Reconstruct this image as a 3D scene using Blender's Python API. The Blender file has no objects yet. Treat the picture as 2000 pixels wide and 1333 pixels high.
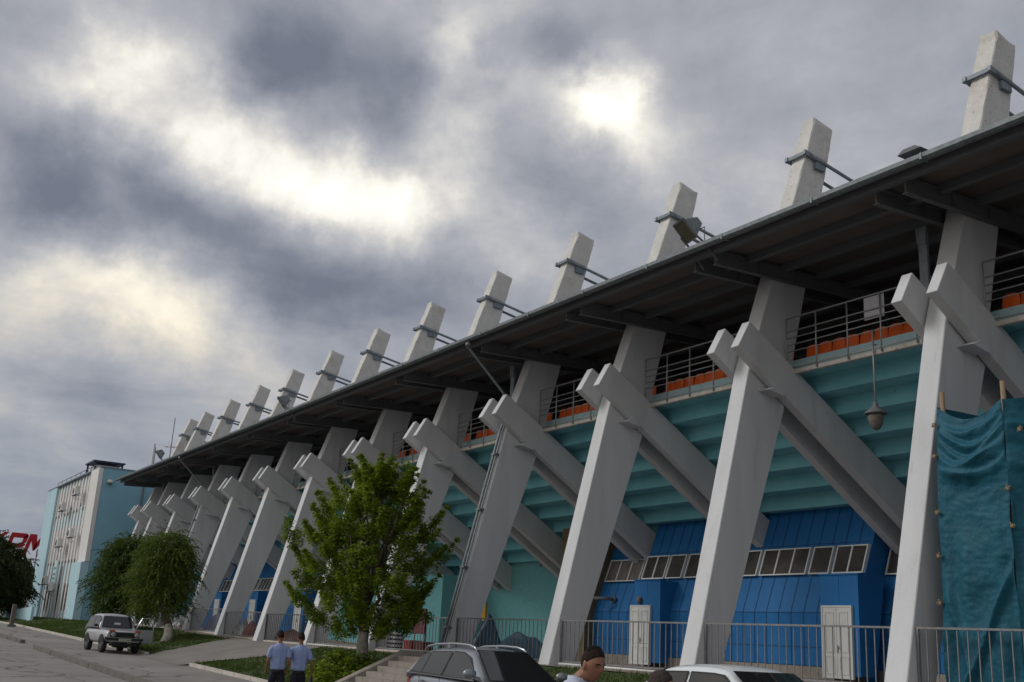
import bpy, bmesh, math, random
from mathutils import Vector, Matrix, noise
R=math.radians
# ---------------------------------------------------------------- camera
scn=bpy.context.scene
COL=scn.collection
CX,CY,CZ=13.939,-17.921,1.6
cd=bpy.data.cameras.new('camera'); cam=bpy.data.objects.new('camera',cd); COL.objects.link(cam)
cd.sensor_width=36; cd.lens=37.54; cd.clip_end=6000; cd.clip_start=.1
def cam_matrix(yaw,pitch,roll):
    f=Vector((-math.cos(yaw)*math.cos(pitch),math.sin(yaw)*math.cos(pitch),math.sin(pitch)))
    r0=f.cross(Vector((0,0,1))).normalized(); u0=r0.cross(f)
    r=math.cos(roll)*r0+math.sin(roll)*u0; u=-math.sin(roll)*r0+math.cos(roll)*u0
    m=Matrix((r,u,-f)).transposed().to_4x4(); m.translation=Vector((CX,CY,CZ)); return m
cam.matrix_world=cam_matrix(.55645,.27517,.05488)
scn.camera=cam
scn.view_settings.view_transform='Standard'; scn.view_settings.look='None'
scn.view_settings.exposure=0.45; scn.view_settings.gamma=1
scn.cycles.max_bounces=6; scn.cycles.use_denoising=True
# ---------------------------------------------------------------- sky and sun
SKYB=[(-0.892, 0.19, 0.41, 0.083, 0.62), (-0.897, 0.137, 0.421, 0.055, 0.248), (-0.902, 0.092, 0.421, 0.044, 0.165), (-0.883, 0.253, 0.396, 0.068, 0.5), (-0.855, 0.303, 0.421, 0.069, 0.55), (-0.847, 0.363, 0.39, 0.061, 0.62), (-0.859, 0.327, 0.394, 0.051, 0.35), (-0.835, 0.394, 0.384, 0.043, 0.4), (-0.783, 0.419, 0.46, 0.047, 0.5), (-0.754, 0.411, 0.512, 0.032, 0.42), (-0.748, 0.451, 0.487, 0.028, 0.2), (-0.706, 0.523, 0.478, 0.044, 0.55), (-0.739, 0.494, 0.458, 0.042, 0.5), (-0.693, 0.562, 0.452, 0.042, 0.35), (-0.722, 0.526, 0.449, 0.047, 0.2), (-0.726, 0.422, 0.544, 0.037, 0.25), (-0.806, 0.424, 0.413, 0.057, 0.3), (-0.808, 0.457, 0.372, 0.057, 0.3), (-0.793, 0.5, 0.348, 0.048, 0.25), (-0.953, 0.171, 0.25, 0.064, 0.42), (-0.941, 0.225, 0.254, 0.057, 0.42), (-0.965, 0.121, 0.234, 0.053, 0.3), (-0.934, 0.267, 0.237, 0.05, 0.3), (-0.897, 0.073, 0.436, 0.052, 0.165), (-0.859, 0.156, 0.488, 0.085, 0.066), (-0.98, 0.133, 0.148, 0.082, 0.1), (-0.951, 0.246, 0.185, 0.053, 0.14), (-0.662, 0.621, 0.42, 0.116, 0.1), (-0.564, 0.679, 0.47, 0.123, 0.08), (-0.914, 0.327, 0.24, 0.065, 0.1), (-0.61, 0.671, 0.421, 0.052, 0.1), (-0.842, 0.272, 0.466, 0.077, -0.42), (-0.8, 0.352, 0.486, 0.069, -0.36), (-0.856, 0.211, 0.472, 0.048, -0.3), (-0.725, 0.462, 0.511, 0.051, -0.4), (-0.772, 0.476, 0.422, 0.057, -0.35), (-0.75, 0.525, 0.402, 0.052, -0.25), (-0.929, 0.112, 0.352, 0.07, -0.45), (-0.924, 0.177, 0.339, 0.074, -0.5), (-0.907, 0.26, 0.331, 0.082, -0.5), (-0.882, 0.334, 0.332, 0.075, -0.5), (-0.947, 0.12, 0.298, 0.066, -0.3), (-0.854, 0.416, 0.314, 0.081, -0.35), (-0.891, 0.358, 0.28, 0.066, -0.25), (-0.935, 0.204, 0.291, 0.053, -0.3), (-0.97, 0.159, 0.182, 0.059, -0.25), (-0.959, 0.202, 0.197, 0.052, -0.2), (-0.66, 0.557, 0.505, 0.081, -0.1), (-0.877, 0.055, 0.477, 0.059, -0.1), (-0.857, 0.133, 0.497, 0.063, -0.15), (-0.726, 0.586, 0.36, 0.075, -0.12), (-0.831, 0.236, 0.504, 0.071, -0.3)]

w=bpy.data.worlds.new('World'); scn.world=w; w.use_nodes=True
nt=w.node_tree; N=nt.nodes; L=nt.links; N.clear()
def nd(t,**k):
    n=N.new(t)
    for a,b in k.items(): setattr(n,a,b)
    return n
def mth(op,a,b=None,c=None,clamp=False):
    n=nd('ShaderNodeMath',operation=op); n.use_clamp=clamp
    for i,v in enumerate((a,b,c)):
        if v is None: continue
        if isinstance(v,(int,float)): n.inputs[i].default_value=v
        else: L.new(v,n.inputs[i])
    return n.outputs[0]
tc=nd('ShaderNodeTexCoord').outputs['Generated']
# cloud sheet seen in perspective: direction divided by its height
sx=nd('ShaderNodeSeparateXYZ'); L.new(tc,sx.inputs[0])
zc=mth('MAXIMUM',sx.outputs[2],.0); zc=mth('ADD',zc,.14)
cmb=nd('ShaderNodeCombineXYZ'); L.new(mth('DIVIDE',sx.outputs[0],zc),cmb.inputs[0]); L.new(mth('DIVIDE',sx.outputs[1],zc),cmb.inputs[1])
def nz(vec,scale,det=6,rough=.55,dist=0.):
    n=nd('ShaderNodeTexNoise'); L.new(vec,n.inputs['Vector']); n.inputs['Scale'].default_value=scale
    n.inputs['Detail'].default_value=det; n.inputs['Roughness'].default_value=rough; n.inputs['Distortion'].default_value=dist
    return n
wn=nz(tc,3.2,9,.62); wv=nd('ShaderNodeVectorMath',operation='SUBTRACT'); L.new(wn.outputs['Color'],wv.inputs[0]); wv.inputs[1].default_value=(.5,.5,.5)
ws=nd('ShaderNodeVectorMath',operation='SCALE'); L.new(wv.outputs[0],ws.inputs[0]); ws.inputs['Scale'].default_value=.19
wd=nd('ShaderNodeVectorMath',operation='ADD'); L.new(tc,wd.inputs[0]); L.new(ws.outputs[0],wd.inputs[1])
acc=None
for x,y,z,r,a in SKYB:
    d=nd('ShaderNodeVectorMath',operation='DISTANCE'); L.new(wd.outputs[0],d.inputs[0]); d.inputs[1].default_value=(x,y,z)
    m=nd('ShaderNodeMapRange',interpolation_type='SMOOTHERSTEP'); L.new(d.outputs['Value'],m.inputs[0])
    m.inputs[1].default_value=0; m.inputs[2].default_value=r*(1.6 if a>0 else 1.35); m.inputs[3].default_value=a*(.64 if a>0 else .56); m.inputs[4].default_value=0
    acc=m.outputs[0] if acc is None else mth('ADD',acc,m.outputs[0])
n1=nz(cmb.outputs[0],1.9,12,.58,.25).outputs['Fac']; n2=nz(tc,7.5,10,.62,.2).outputs['Fac']
fld=mth('ADD',mth('MULTIPLY',mth('SUBTRACT',n1,.5),.85),mth('MULTIPLY',mth('SUBTRACT',n2,.5),.55))
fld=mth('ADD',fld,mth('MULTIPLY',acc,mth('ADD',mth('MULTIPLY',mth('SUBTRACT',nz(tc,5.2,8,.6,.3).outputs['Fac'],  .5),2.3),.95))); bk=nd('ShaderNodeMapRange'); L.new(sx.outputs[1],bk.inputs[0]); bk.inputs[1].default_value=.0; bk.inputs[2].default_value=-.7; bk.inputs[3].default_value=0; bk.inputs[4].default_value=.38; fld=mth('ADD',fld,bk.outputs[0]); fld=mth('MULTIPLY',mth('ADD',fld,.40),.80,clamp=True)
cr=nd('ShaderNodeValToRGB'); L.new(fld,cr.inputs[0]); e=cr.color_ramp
def c8(r,g,b): return tuple(((v/255+.055)/1.055)**2.4 if v>10 else v/3294 for v in (r,g,b))+(1,)
pts=[(0,c8(108,113,126)),(.14,c8(122,126,138)),(.32,c8(146,149,158)),(.48,c8(164,166,172)),(.62,c8(186,186,188)),(.76,c8(212,209,204)),(.90,c8(240,236,226)),(1.0,(1.15,1.14,1.08,1))]
e.elements[0].position=0; e.elements[0].color=pts[0][1]; e.elements[1].position=pts[-1][0]; e.elements[1].color=pts[-1][1]
for p,c in pts[1:-1]:
    q=e.elements.new(p*.80); q.color=c
# bluish low band near the horizon
hz=nd('ShaderNodeMapRange'); L.new(sx.outputs[2],hz.inputs[0]); hz.inputs[1].default_value=.0; hz.inputs[2].default_value=.22; hz.inputs[3].default_value=.75; hz.inputs[4].default_value=0
mx=nd('ShaderNodeMixRGB'); L.new(hz.outputs[0],mx.inputs[0]); L.new(cr.outputs[0],mx.inputs[1]); mx.inputs[2].default_value=c8(116,126,144)
lo=nd('ShaderNodeMapRange'); L.new(sx.outputs[2],lo.inputs[0]); lo.inputs[1].default_value=.36; lo.inputs[2].default_value=.22; lo.inputs[3].default_value=0; lo.inputs[4].default_value=1
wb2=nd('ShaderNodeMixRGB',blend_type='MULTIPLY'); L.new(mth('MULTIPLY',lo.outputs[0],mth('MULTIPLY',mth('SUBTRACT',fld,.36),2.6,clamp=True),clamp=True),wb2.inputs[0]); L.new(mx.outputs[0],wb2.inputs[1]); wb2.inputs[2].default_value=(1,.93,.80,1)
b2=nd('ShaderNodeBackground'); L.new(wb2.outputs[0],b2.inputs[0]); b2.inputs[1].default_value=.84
SUN_EL=R(38); SUN_AZ=math.atan2(-.80,-.60)      # direction towards the sun: -x, -y
sky=nd('ShaderNodeTexSky',sky_type='NISHITA'); sky.sun_disc=False; sky.sun_elevation=SUN_EL; sky.sun_rotation=R(90)-SUN_AZ
b1=nd('ShaderNodeBackground'); L.new(sky.outputs[0],b1.inputs[0]); b1.inputs[1].default_value=.06
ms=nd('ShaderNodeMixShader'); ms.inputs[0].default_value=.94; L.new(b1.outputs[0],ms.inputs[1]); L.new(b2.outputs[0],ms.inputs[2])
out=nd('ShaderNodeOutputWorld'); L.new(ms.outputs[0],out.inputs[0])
sl=bpy.data.lights.new('sun','SUN'); sl.energy=1.1; sl.angle=R(22); sl.color=(1,.98,.95); so=bpy.data.objects.new('sun',sl); COL.objects.link(so)
sd=Vector((math.cos(SUN_AZ)*math.cos(SUN_EL),math.sin(SUN_AZ)*math.cos(SUN_EL),math.sin(SUN_EL)))
so.rotation_euler=sd.to_track_quat('Z','Y').to_euler()

# ---------------------------------------------------------------- helpers
rnd=random.Random(7)
class MB:
    def __init__(s): s.b=bmesh.new()
    def face(s,pts,mi=0):
        try: f=s.b.faces.new([s.b.verts.new(p) for p in pts]); f.material_index=mi; return f
        except ValueError: return None
    def box(s,x0,x1,y0,y1,z0,z1,bev=0,mi=0):
        v=[s.b.verts.new((x,y,z)) for x in (x0,x1) for y in (y0,y1) for z in (z0,z1)]
        fs=[(0,1,3,2),(4,6,7,5),(0,4,5,1),(2,3,7,6),(0,2,6,4),(1,5,7,3)]
        F=[s.b.faces.new([v[i] for i in f]) for f in fs]
        for f in F: f.material_index=mi
        if bev>0:
            es={e for f in F for e in f.edges}
            r=bmesh.ops.bevel(s.b,geom=list(es),offset=bev,segments=2,affect='EDGES')
            for f in r['faces']: f.material_index=mi
        return s
    def prism(s,poly,axis,a,b,bev=0,seg=1,mi=0):
        """poly: 2D points in the plane normal to axis; extruded from a to b."""
        def P(q,t): return {'x':(t,q[0],q[1]),'y':(q[0],t,q[1]),'z':(q[0],q[1],t)}[axis]
        A=[s.b.verts.new(P(q,a)) for q in poly]; B=[s.b.verts.new(P(q,b)) for q in poly]; n=len(poly)
        F=[s.b.faces.new(A),s.b.faces.new(B[::-1])]+[s.b.faces.new((A[i],B[i],B[(i+1)%n],A[(i+1)%n])) for i in range(n)]
        for f in F: f.material_index=mi
        bmesh.ops.recalc_face_normals(s.b,faces=F)
        if bev>0:
            bmesh.ops.bevel(s.b,geom=list({e for f in F for e in f.edges}),offset=bev,segments=seg,affect='EDGES')
        return s
    def tube(s,pts,r,n=8,r2=None,cap=True,mi=0):
        pts=[Vector(p) for p in pts]; rings=[]; m=len(pts)
        up=None
        for i,p in enumerate(pts):
            t=(pts[min(i+1,m-1)]-pts[max(i-1,0)]).normalized()
            if up is None: up=Vector((0,0,1)) if abs(t.z)<.9 else Vector((1,0,0))
            a=t.cross(up).normalized(); b=a.cross(t).normalized(); up=b
            if isinstance(r,(list,tuple)): rr=r[i]
            else: rr=r if r2 is None else r+(r2-r)*i/(m-1)
            rings.append([s.b.verts.new(p+rr*(math.cos(2*math.pi*k/n+math.pi/n)*a+math.sin(2*math.pi*k/n+math.pi/n)*b)) for k in range(n)])
        for i in range(m-1):
            for k in range(n):
                f=s.b.faces.new((rings[i][k],rings[i][(k+1)%n],rings[i+1][(k+1)%n],rings[i+1][k])); f.material_index=mi; f.smooth=n>5
        if cap:
            for q in (rings[0][::-1],rings[-1]): f=s.b.faces.new(q); f.material_index=mi
        return s
    def bar(s,a,b,w,h,mi=0,up=(0,0,1)):
        a=Vector(a); b=Vector(b); t=(b-a).normalized(); u=Vector(up)
        sd=t.cross(u).normalized(); u=sd.cross(t).normalized()
        v=[s.b.verts.new(p+sd*w*.5*i+u*h*.5*j) for p in (a,b) for i,j in ((-1,-1),(1,-1),(1,1),(-1,1))]
        for f in ((3,2,1,0),(4,5,6,7),(0,1,5,4),(1,2,6,5),(2,3,7,6),(3,0,4,7)):
            F=s.b.faces.new([v[i] for i in f]); F.material_index=mi
        return s
    def lathe(s,prof,c=(0,0,0),n=20,axis='z',mi=0):
        rings=[]
        for r,h in prof:
            ring=[]
            for k in range(n):
                a=2*math.pi*k/n; q=(r*math.cos(a),r*math.sin(a),h)
                if axis=='y': q=(q[0],q[2],q[1])
                if axis=='x': q=(q[2],q[0],q[1])
                ring.append(s.b.verts.new(Vector(c)+Vector(q)))
            rings.append(ring)
        F=[]
        for i in range(len(rings)-1):
            for k in range(n):
                F.append(s.b.faces.new((rings[i][k],rings[i][(k+1)%n],rings[i+1][(k+1)%n],rings[i+1][k])))
        F.append(s.b.faces.new(rings[0])); F.append(s.b.faces.new(rings[-1]))
        bmesh.ops.recalc_face_normals(s.b,faces=F)
        for f in F: f.material_index=mi; f.smooth=True
        return s
    def grid(s,fn,nu,nv,smooth=True,mi=0):
        V=[[s.b.verts.new(fn(i/nu,j/nv)) for j in range(nv+1)] for i in range(nu+1)]
        for i in range(nu):
            for j in range(nv):
                f=s.b.faces.new((V[i][j],V[i+1][j],V[i+1][j+1],V[i][j+1])); f.smooth=smooth; f.material_index=mi
        return s
    def xf(s,m): bmesh.ops.transform(s.b,matrix=m,verts=s.b.verts); return s
    def build(s,name,mats,parent=None,label=None,smooth=None):
        me=bpy.data.meshes.new(name); s.b.to_mesh(me); s.b.free()
        for m in (mats if isinstance(mats,(list,tuple)) else [mats]): me.materials.append(m)
        if smooth: 
            for p in me.polygons: p.use_smooth=True
        o=bpy.data.objects.new(name,me); COL.objects.link(o)
        if parent: o.parent=parent
        if label: o['label']=label
        return o
def tag(o,label=None,cat=None,group=None,kind=None):
    if label: o['label']=label
    if cat: o['category']=cat
    if group: o['group']=group
    if kind: o['kind']=kind
    return o
def thing(name,label,cat,loc=(0,0,0),rz=0,group=None):
    o=bpy.data.objects.new(name,None); COL.objects.link(o); o.location=loc; o.rotation_euler=(0,0,rz); o.empty_display_size=.2
    return tag(o,label,cat,group)
def copy_tree(o,parent=None):
    kids=[c for c in o.children]
    c=o.copy(); COL.objects.link(c)
    if parent: c.parent=parent
    for k in kids: copy_tree(k,c)
    return c
def mat(name,col,rough=.8,metal=0.,col2=None,scale=4.,det=5,bump=0.,bscale=40.,spots=None,spec=.4,coat=0.,anis=None,trans=0.,ior=1.45,streak=None):
    """spots: (colour, scale, low, high) irregular stains over the base"""
    m=bpy.data.materials.new(name); m.use_nodes=True; t=m.node_tree; n=t.nodes; l=t.links; p=n['Principled BSDF']
    p.inputs['Base Color'].default_value=(*col,1); p.inputs['Roughness'].default_value=rough; p.inputs['Metallic'].default_value=metal
    p.inputs['Specular IOR Level'].default_value=spec; p.inputs['Coat Weight'].default_value=coat; p.inputs['Coat Roughness'].default_value=.06
    p.inputs['Transmission Weight'].default_value=trans; p.inputs['IOR'].default_value=ior
    _c=n.new('ShaderNodeTexCoord').outputs['Object']; _i=n.new('ShaderNodeObjectInfo').outputs['Location']; _a=n.new('ShaderNodeVectorMath'); l.new(_c,_a.inputs[0]); l.new(_i,_a.inputs[1]); co=_a.outputs[0]
    if anis:
        mp=n.new('ShaderNodeMapping'); mp.inputs['Scale'].default_value=anis; l.new(co,mp.inputs[0]); co2=mp.outputs[0]
    else: co2=co
    def noi(v,s,d,r=.6):
        q=n.new('ShaderNodeTexNoise'); q.inputs['Scale'].default_value=s; q.inputs['Detail'].default_value=d; q.inputs['Roughness'].default_value=r; l.new(v,q.inputs['Vector']); return q.outputs['Fac']
    cur=None
    def mix(fac,a,b):
        q=n.new('ShaderNodeMixRGB'); l.new(fac,q.inputs[0])
        for i,v in ((1,a),(2,b)):
            if isinstance(v,tuple): q.inputs[i].default_value=(*v[:3],1)
            else: l.new(v,q.inputs[i])
        return q.outputs[0]
    def ramp(f,lo,hi):
        q=n.new('ShaderNodeMapRange'); l.new(f,q.inputs[0]); q.inputs[1].default_value=lo; q.inputs[2].default_value=hi; return q.outputs[0]
    if col2 is not None: cur=mix(ramp(noi(co2,scale,det),.32,.68),col,col2)
    for sp in (spots or []):
        cur=mix(ramp(noi(co2 if len(sp)<5 else co,sp[1],8,.65),sp[2],sp[3]),cur if cur is not None else col,sp[0])
    if cur is not None: l.new(cur,p.inputs['Base Color'])
    if bump>0:
        b=n.new('ShaderNodeBump'); b.inputs['Strength'].default_value=bump; b.inputs['Distance'].default_value=.02
        l.new(noi(co,bscale,6,.65),b.inputs['Height']); l.new(b.outputs[0],p.inputs['Normal'])
    return m
M={}
M['concrete']=mat('painted concrete',(.61,.62,.645),.9,col2=(.52,.53,.55),scale=.8,bump=.4,bscale=30,spots=[((.43,.42,.41),1.6,.60,.86),((.36,.31,.27),3.5,.66,.80)],anis=(1.6,1.6,.22))
M['concrete_old']=mat('weathered concrete',(.62,.61,.59),.95,col2=(.53,.515,.49),scale=2.5,bump=.9,bscale=22,spots=[((.30,.25,.2),9,.6,.7),((.42,.34,.27),1.1,.56,.76)])
M['teal']=mat('teal painted concrete',(.235,.56,.63),.85,col2=(.18,.48,.55),scale=1.2,bump=.3,bscale=25,spots=[((.10,.2,.21),3,.64,.74)])
M['teal_stucco']=mat('teal stucco',(.19,.46,.49),.95,col2=(.13,.36,.39),scale=14,bump=1.,bscale=60,spots=[((.06,.17,.17),1.3,.6,.8)])
M['teal_light']=mat('pale blue parapet paint',(.55,.72,.77),.8,col2=(.48,.65,.70),scale=2,bump=.2,spots=[((.2,.27,.27),5,.62,.75)])
M['blue']=mat('blue metal cladding',(.022,.15,.385),.6,col2=(.017,.125,.33),scale=1.1,bump=.05,bscale=3,spec=.22,spots=[((.03,.12,.26),3,.62,.75)])
M['blue_seam']=mat('blue seam strip',(.008,.06,.17),.7)
M['steel_dark']=mat('dark grey steel',(.12,.128,.142),.6,col2=(.14,.143,.15),scale=3,bump=.1,spec=.3)
M['underside']=mat('dark profiled sheet underside',(.17,.15,.143),.85,col2=(.125,.11,.105),scale=.8,spots=[((.12,.075,.05),2,.6,.75)],spec=.1)
M['gutter']=mat('weathered grey gutter metal',(.22,.25,.27),.55,.3,col2=(.15,.17,.18),scale=6,bump=.1,spots=[((.1,.1,.1),8,.62,.7)])
M['steel_blue']=mat('blue grey steel',(.20,.23,.26),.5,.1,col2=(.14,.17,.20),scale=5)
M['white_paint']=mat('white door paint',(.62,.63,.62),.5,col2=(.55,.56,.55),scale=3)
M['white_frame']=mat('white window frame',(.62,.63,.62),.45)
M['glass']=mat('dark window glass',(.03,.026,.026),.12,spec=.6,col2=(.085,.075,.07),scale=.9,bump=.03,bscale=2)
M['curtain']=mat('curtained window glass',(.17,.155,.145),.25,spec=.5,col2=(.10,.09,.085),scale=3,anis=(3,1,.3))
M['fence']=mat('grey painted fence steel',(.24,.24,.25),.55,.2,col2=(.17,.165,.17),scale=9,spots=[((.16,.09,.06),20,.66,.74)])
M['fence_dark']=mat('dark painted fence steel',(.07,.075,.085),.6,.2)
M['orange']=mat('orange plastic',(.92,.16,.025),.4,col2=(.8,.13,.02),scale=3)
M['rail']=mat('galvanised rail steel',(.32,.32,.33),.5,.4)
M['asphalt']=mat('dusty asphalt',(.235,.215,.205),.95,col2=(.19,.172,.165),scale=.35,bump=.6,bscale=90,spots=[((.29,.265,.245),.18,.5,.72),((.13,.12,.115),.9,.66,.74)])
M['asphalt_old']=mat('worn footpath asphalt',(.21,.195,.18),.95,col2=(.165,.152,.142),scale=.8,bump=.7,bscale=50,spots=[((.20,.17,.14),1.0,.55,.7)])
_t=M['asphalt'].node_tree; _n=_t.nodes; _l=_t.links; _p=_n['Principled BSDF']; _s=_p.inputs['Base Color'].links[0].from_socket
_c=_n.new('ShaderNodeTexCoord').outputs['Object']; _w=_n.new('ShaderNodeTexNoise'); _w.inputs['Scale'].default_value=.9; _w.inputs['Detail'].default_value=6; _l.new(_c,_w.inputs[0]); _a=_n.new('ShaderNodeMixRGB'); _a.blend_type='ADD'; _a.inputs[0].default_value=1.0; _l.new(_c,_a.inputs[1]); _l.new(_w.outputs['Color'],_a.inputs[2])
_v=_n.new('ShaderNodeTexVoronoi'); _v.feature='DISTANCE_TO_EDGE'; _v.inputs['Scale'].default_value=.28; _l.new(_a.outputs[0],_v.inputs['Vector'])
_m=_n.new('ShaderNodeMapRange'); _l.new(_v.outputs['Distance'],_m.inputs[0]); _m.inputs[1].default_value=.004; _m.inputs[2].default_value=.016; _m.inputs[3].default_value=.75; _m.inputs[4].default_value=0
_x=_n.new('ShaderNodeMixRGB'); _l.new(_m.outputs[0],_x.inputs[0]); _l.new(_s,_x.inputs[1]); _x.inputs[2].default_value=(.045,.04,.038,1); _l.new(_x.outputs[0],_p.inputs['Base Color'])
M['earth']=mat('bare earth paving',(.20,.155,.13),.95,col2=(.25,.215,.19),scale=1.1,bump=.8,bscale=30)
M['soil']=mat('lawn soil',(.035,.055,.018),1,col2=(.055,.07,.022),scale=1.2,bump=.9,bscale=40,spots=[((.10,.075,.045),.7,.62,.75)])
M['kerbw']=mat('whitewashed kerb',(.52,.49,.45),.9,col2=(.40,.37,.33),scale=3,bump=.4,spots=[((.2,.17,.14),5,.6,.7)])
M['kerb']=mat('grey kerb concrete',(.17,.155,.145),.95,col2=(.12,.108,.10),scale=3,bump=.6,spots=[((.1,.09,.08),6,.6,.7)])
M['ground']=mat('dusty ground',(.15,.135,.12),1,col2=(.11,.105,.08),scale=.15,bump=.4,bscale=20)
M['step']=mat('stone steps',(.30,.27,.24),.9,col2=(.23,.205,.18),scale=3,bump=.5,spots=[((.14,.12,.1),6,.6,.7)])
M['tarp']=mat('teal tarpaulin',(.008,.088,.135),.6,col2=(.006,.068,.108),scale=2,bump=.5,bscale=20,spots=[((.012,.105,.16),30,.5,.7)],spec=.3)
M['tarp_dark']=mat('dark blue tarpaulin',(.03,.085,.13),.6,col2=(.02,.06,.1),scale=2,bump=.4,bscale=14)
M['tarp_grey']=mat('grey blue tarpaulin',(.09,.10,.17),.6,col2=(.065,.075,.13),scale=2,bump=.4,bscale=14)
M['wood']=mat('raw timber',(.28,.21,.14),.8,col2=(.2,.14,.09),scale=6,bump=.4,anis=(8,8,1))
M['bark']=mat('bark',(.075,.055,.04),.95,col2=(.12,.09,.07),scale=5,bump=1,bscale=25,anis=(6,6,1))
M['whitewash']=mat('whitewashed trunk',(.46,.43,.40),.95,col2=(.22,.19,.16),scale=6,bump=.9,bscale=25)
def leafmat(name,a,b,c):
    m=bpy.data.materials.new(name); m.use_nodes=True; t=m.node_tree; n=t.nodes; l=t.links; p=n['Principled BSDF']
    p.inputs['Roughness'].default_value=.5; p.inputs['Specular IOR Level'].default_value=.25
    co=n.new('ShaderNodeTexCoord').outputs['Object']; g=n.new('ShaderNodeTexNoise'); g.inputs['Scale'].default_value=1.3; g.inputs['Detail'].default_value=2; l.new(co,g.inputs[0])
    g2=n.new('ShaderNodeTexNoise'); g2.inputs['Scale'].default_value=14; g2.inputs['Detail'].default_value=1; l.new(co,g2.inputs[0])
    ad=n.new('ShaderNodeMath'); ad.operation='ADD'; l.new(g.outputs[0],ad.inputs[0]); l.new(g2.outputs[0],ad.inputs[1])
    h=n.new('ShaderNodeMath'); h.operation='MULTIPLY'; h.inputs[1].default_value=.5; l.new(ad.outputs[0],h.inputs[0])
    r=n.new('ShaderNodeValToRGB'); l.new(h.outputs[0],r.inputs[0]); e=r.color_ramp; e.elements[0].position=.36; e.elements[0].color=(*a,1); e.elements[1].position=.64; e.elements[1].color=(*c,1)
    q=e.elements.new(.5); q.color=(*b,1)
    l.new(r.outputs[0],p.inputs['Base Color'])
    tr=n.new('ShaderNodeBsdfTranslucent'); l.new(r.outputs[0],tr.inputs[0]); mx=n.new('ShaderNodeMixShader'); mx.inputs[0].default_value=.42
    l.new(p.outputs[0],mx.inputs[1]); l.new(tr.outputs[0],mx.inputs[2]); l.new(mx.outputs[0],n['Material Output'].inputs[0]); return m
M['leaf_maple']=leafmat('box elder leaves',(.105,.16,.013),(.17,.25,.02),(.30,.38,.04))
M['leaf_willow']=leafmat('narrow elm leaves',(.05,.085,.012),(.08,.125,.016),(.14,.18,.025))
M['leaf_elm']=leafmat('deep green elm leaves',(.03,.06,.012),(.05,.09,.016),(.09,.13,.022))
M['leaf_dark']=leafmat('dark dense leaves',(.02,.032,.008),(.03,.045,.012),(.045,.06,.016))
M['grass']=leafmat('grass blades',(.045,.08,.014),(.06,.105,.018),(.10,.125,.03))

# ---------------------------------------------------------------- terrain
def lerp(a,b,t): return a+(b-a)*t
def sm(t): t=min(1,max(0,t)); return t*t*(3-2*t)
def pw(x,P):
    if x>=P[0][0]: return P[0][1]
    for (a,u),(b,v) in zip(P,P[1:]):
        if x>=b: return lerp(u,v,(a-x)/(a-b))
    return P[-1][1]
def zr(x): return pw(x,[(-13,-.2),(-19,-.11),(-30,.12),(-36,.27),(-50,.52),(-72,.93),(-95,1.2)])
def zb(x): return pw(x,[(-36,1.05),(-48,1.32),(-72,1.5),(-95,1.6)])
YK=-5.0
def hgt(x,y):
    if y<YK: return zr(x)
    if y>-.9: return zb(x)
    t=(y-YK)/(-.9-YK); k=zr(x)+.1
    return k+(zb(x)-k)*(.55*t+.45*sm(t))
def spaced(a,b,step,fars):
    v=[]; x=a
    while x<b: v.append(x); x+=step
    v.append(b); return sorted(set([a-f for f in fars]+v+[b+f for f in fars]))
def patch(name,m,xs,ys,dz,fn=None,kind='structure',mask=None,disp=0):
    bm=bmesh.new(); V={}
    for i,x in enumerate(xs):
        for j,y in enumerate(ys):
            z=(fn or hgt)(x,y)+dz
            if disp: z+=disp*noise.noise((x*.8,y*.8,3))
            V[i,j]=bm.verts.new((x,y,z))
    for i in range(len(xs)-1):
        for j in range(len(ys)-1):
            if mask and not mask((xs[i]+xs[i+1])/2,(ys[j]+ys[j+1])/2): continue
            f=bm.faces.new((V[i,j],V[i+1,j],V[i+1,j+1],V[i,j+1])); f.smooth=True
    for v in [v for v in bm.verts if not v.link_faces]: bm.verts.remove(v)
    me=bpy.data.meshes.new(name); bm.to_mesh(me); bm.free(); me.materials.append(m)
    o=bpy.data.objects.new(name,me); COL.objects.link(o); return tag(o,kind=kind)
far=[30,80,200,600,2000]
patch('ground',M['ground'],spaced(-130,50,2,far),spaced(-40,14,1,far),-.10)
patch('road',M['asphalt'],spaced(-130,50,1,[]),[-40,-30,-22,-18,-14,-12,-10,-9,-8,-7,-6,-5.5,-5.14,-4.9],.0,fn=lambda x,y:zr(x))
# terrace of bare paving along the feet of the frames
patch('pavement',M['earth'],spaced(-72,50,1,[]),[-.9-.0,-.5,0,1,2,3,4.4,8,12],.012)
def in_path(x,y):
    t=(y-YK)/3.4
    return -35.1-1.4*t<x<-28.9+3.2*sm(t)
lx=[-100+.5*i for i in range(0,300)]
ly=[YK+.02+(4.1)*i/14 for i in range(15)]
def stairs_hole(x,y): return -16.4<x<-11.9
patch('lawn',M['soil'],lx,ly,.0,mask=lambda x,y: not in_path(x,y) and not stairs_hole(x,y),disp=.05)
patch('footpath',M['asphalt_old'],[-40+.25*i for i in range(64)],[-5.7+(4.95)*i/30 for i in range(31)],.0,mask=lambda x,y:in_path(x,max(y,YK)),fn=lambda x,y:lerp(zr(x)+.006,hgt(x,max(y,YK))+.02,sm((y+5.7)/1.3)))
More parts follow.
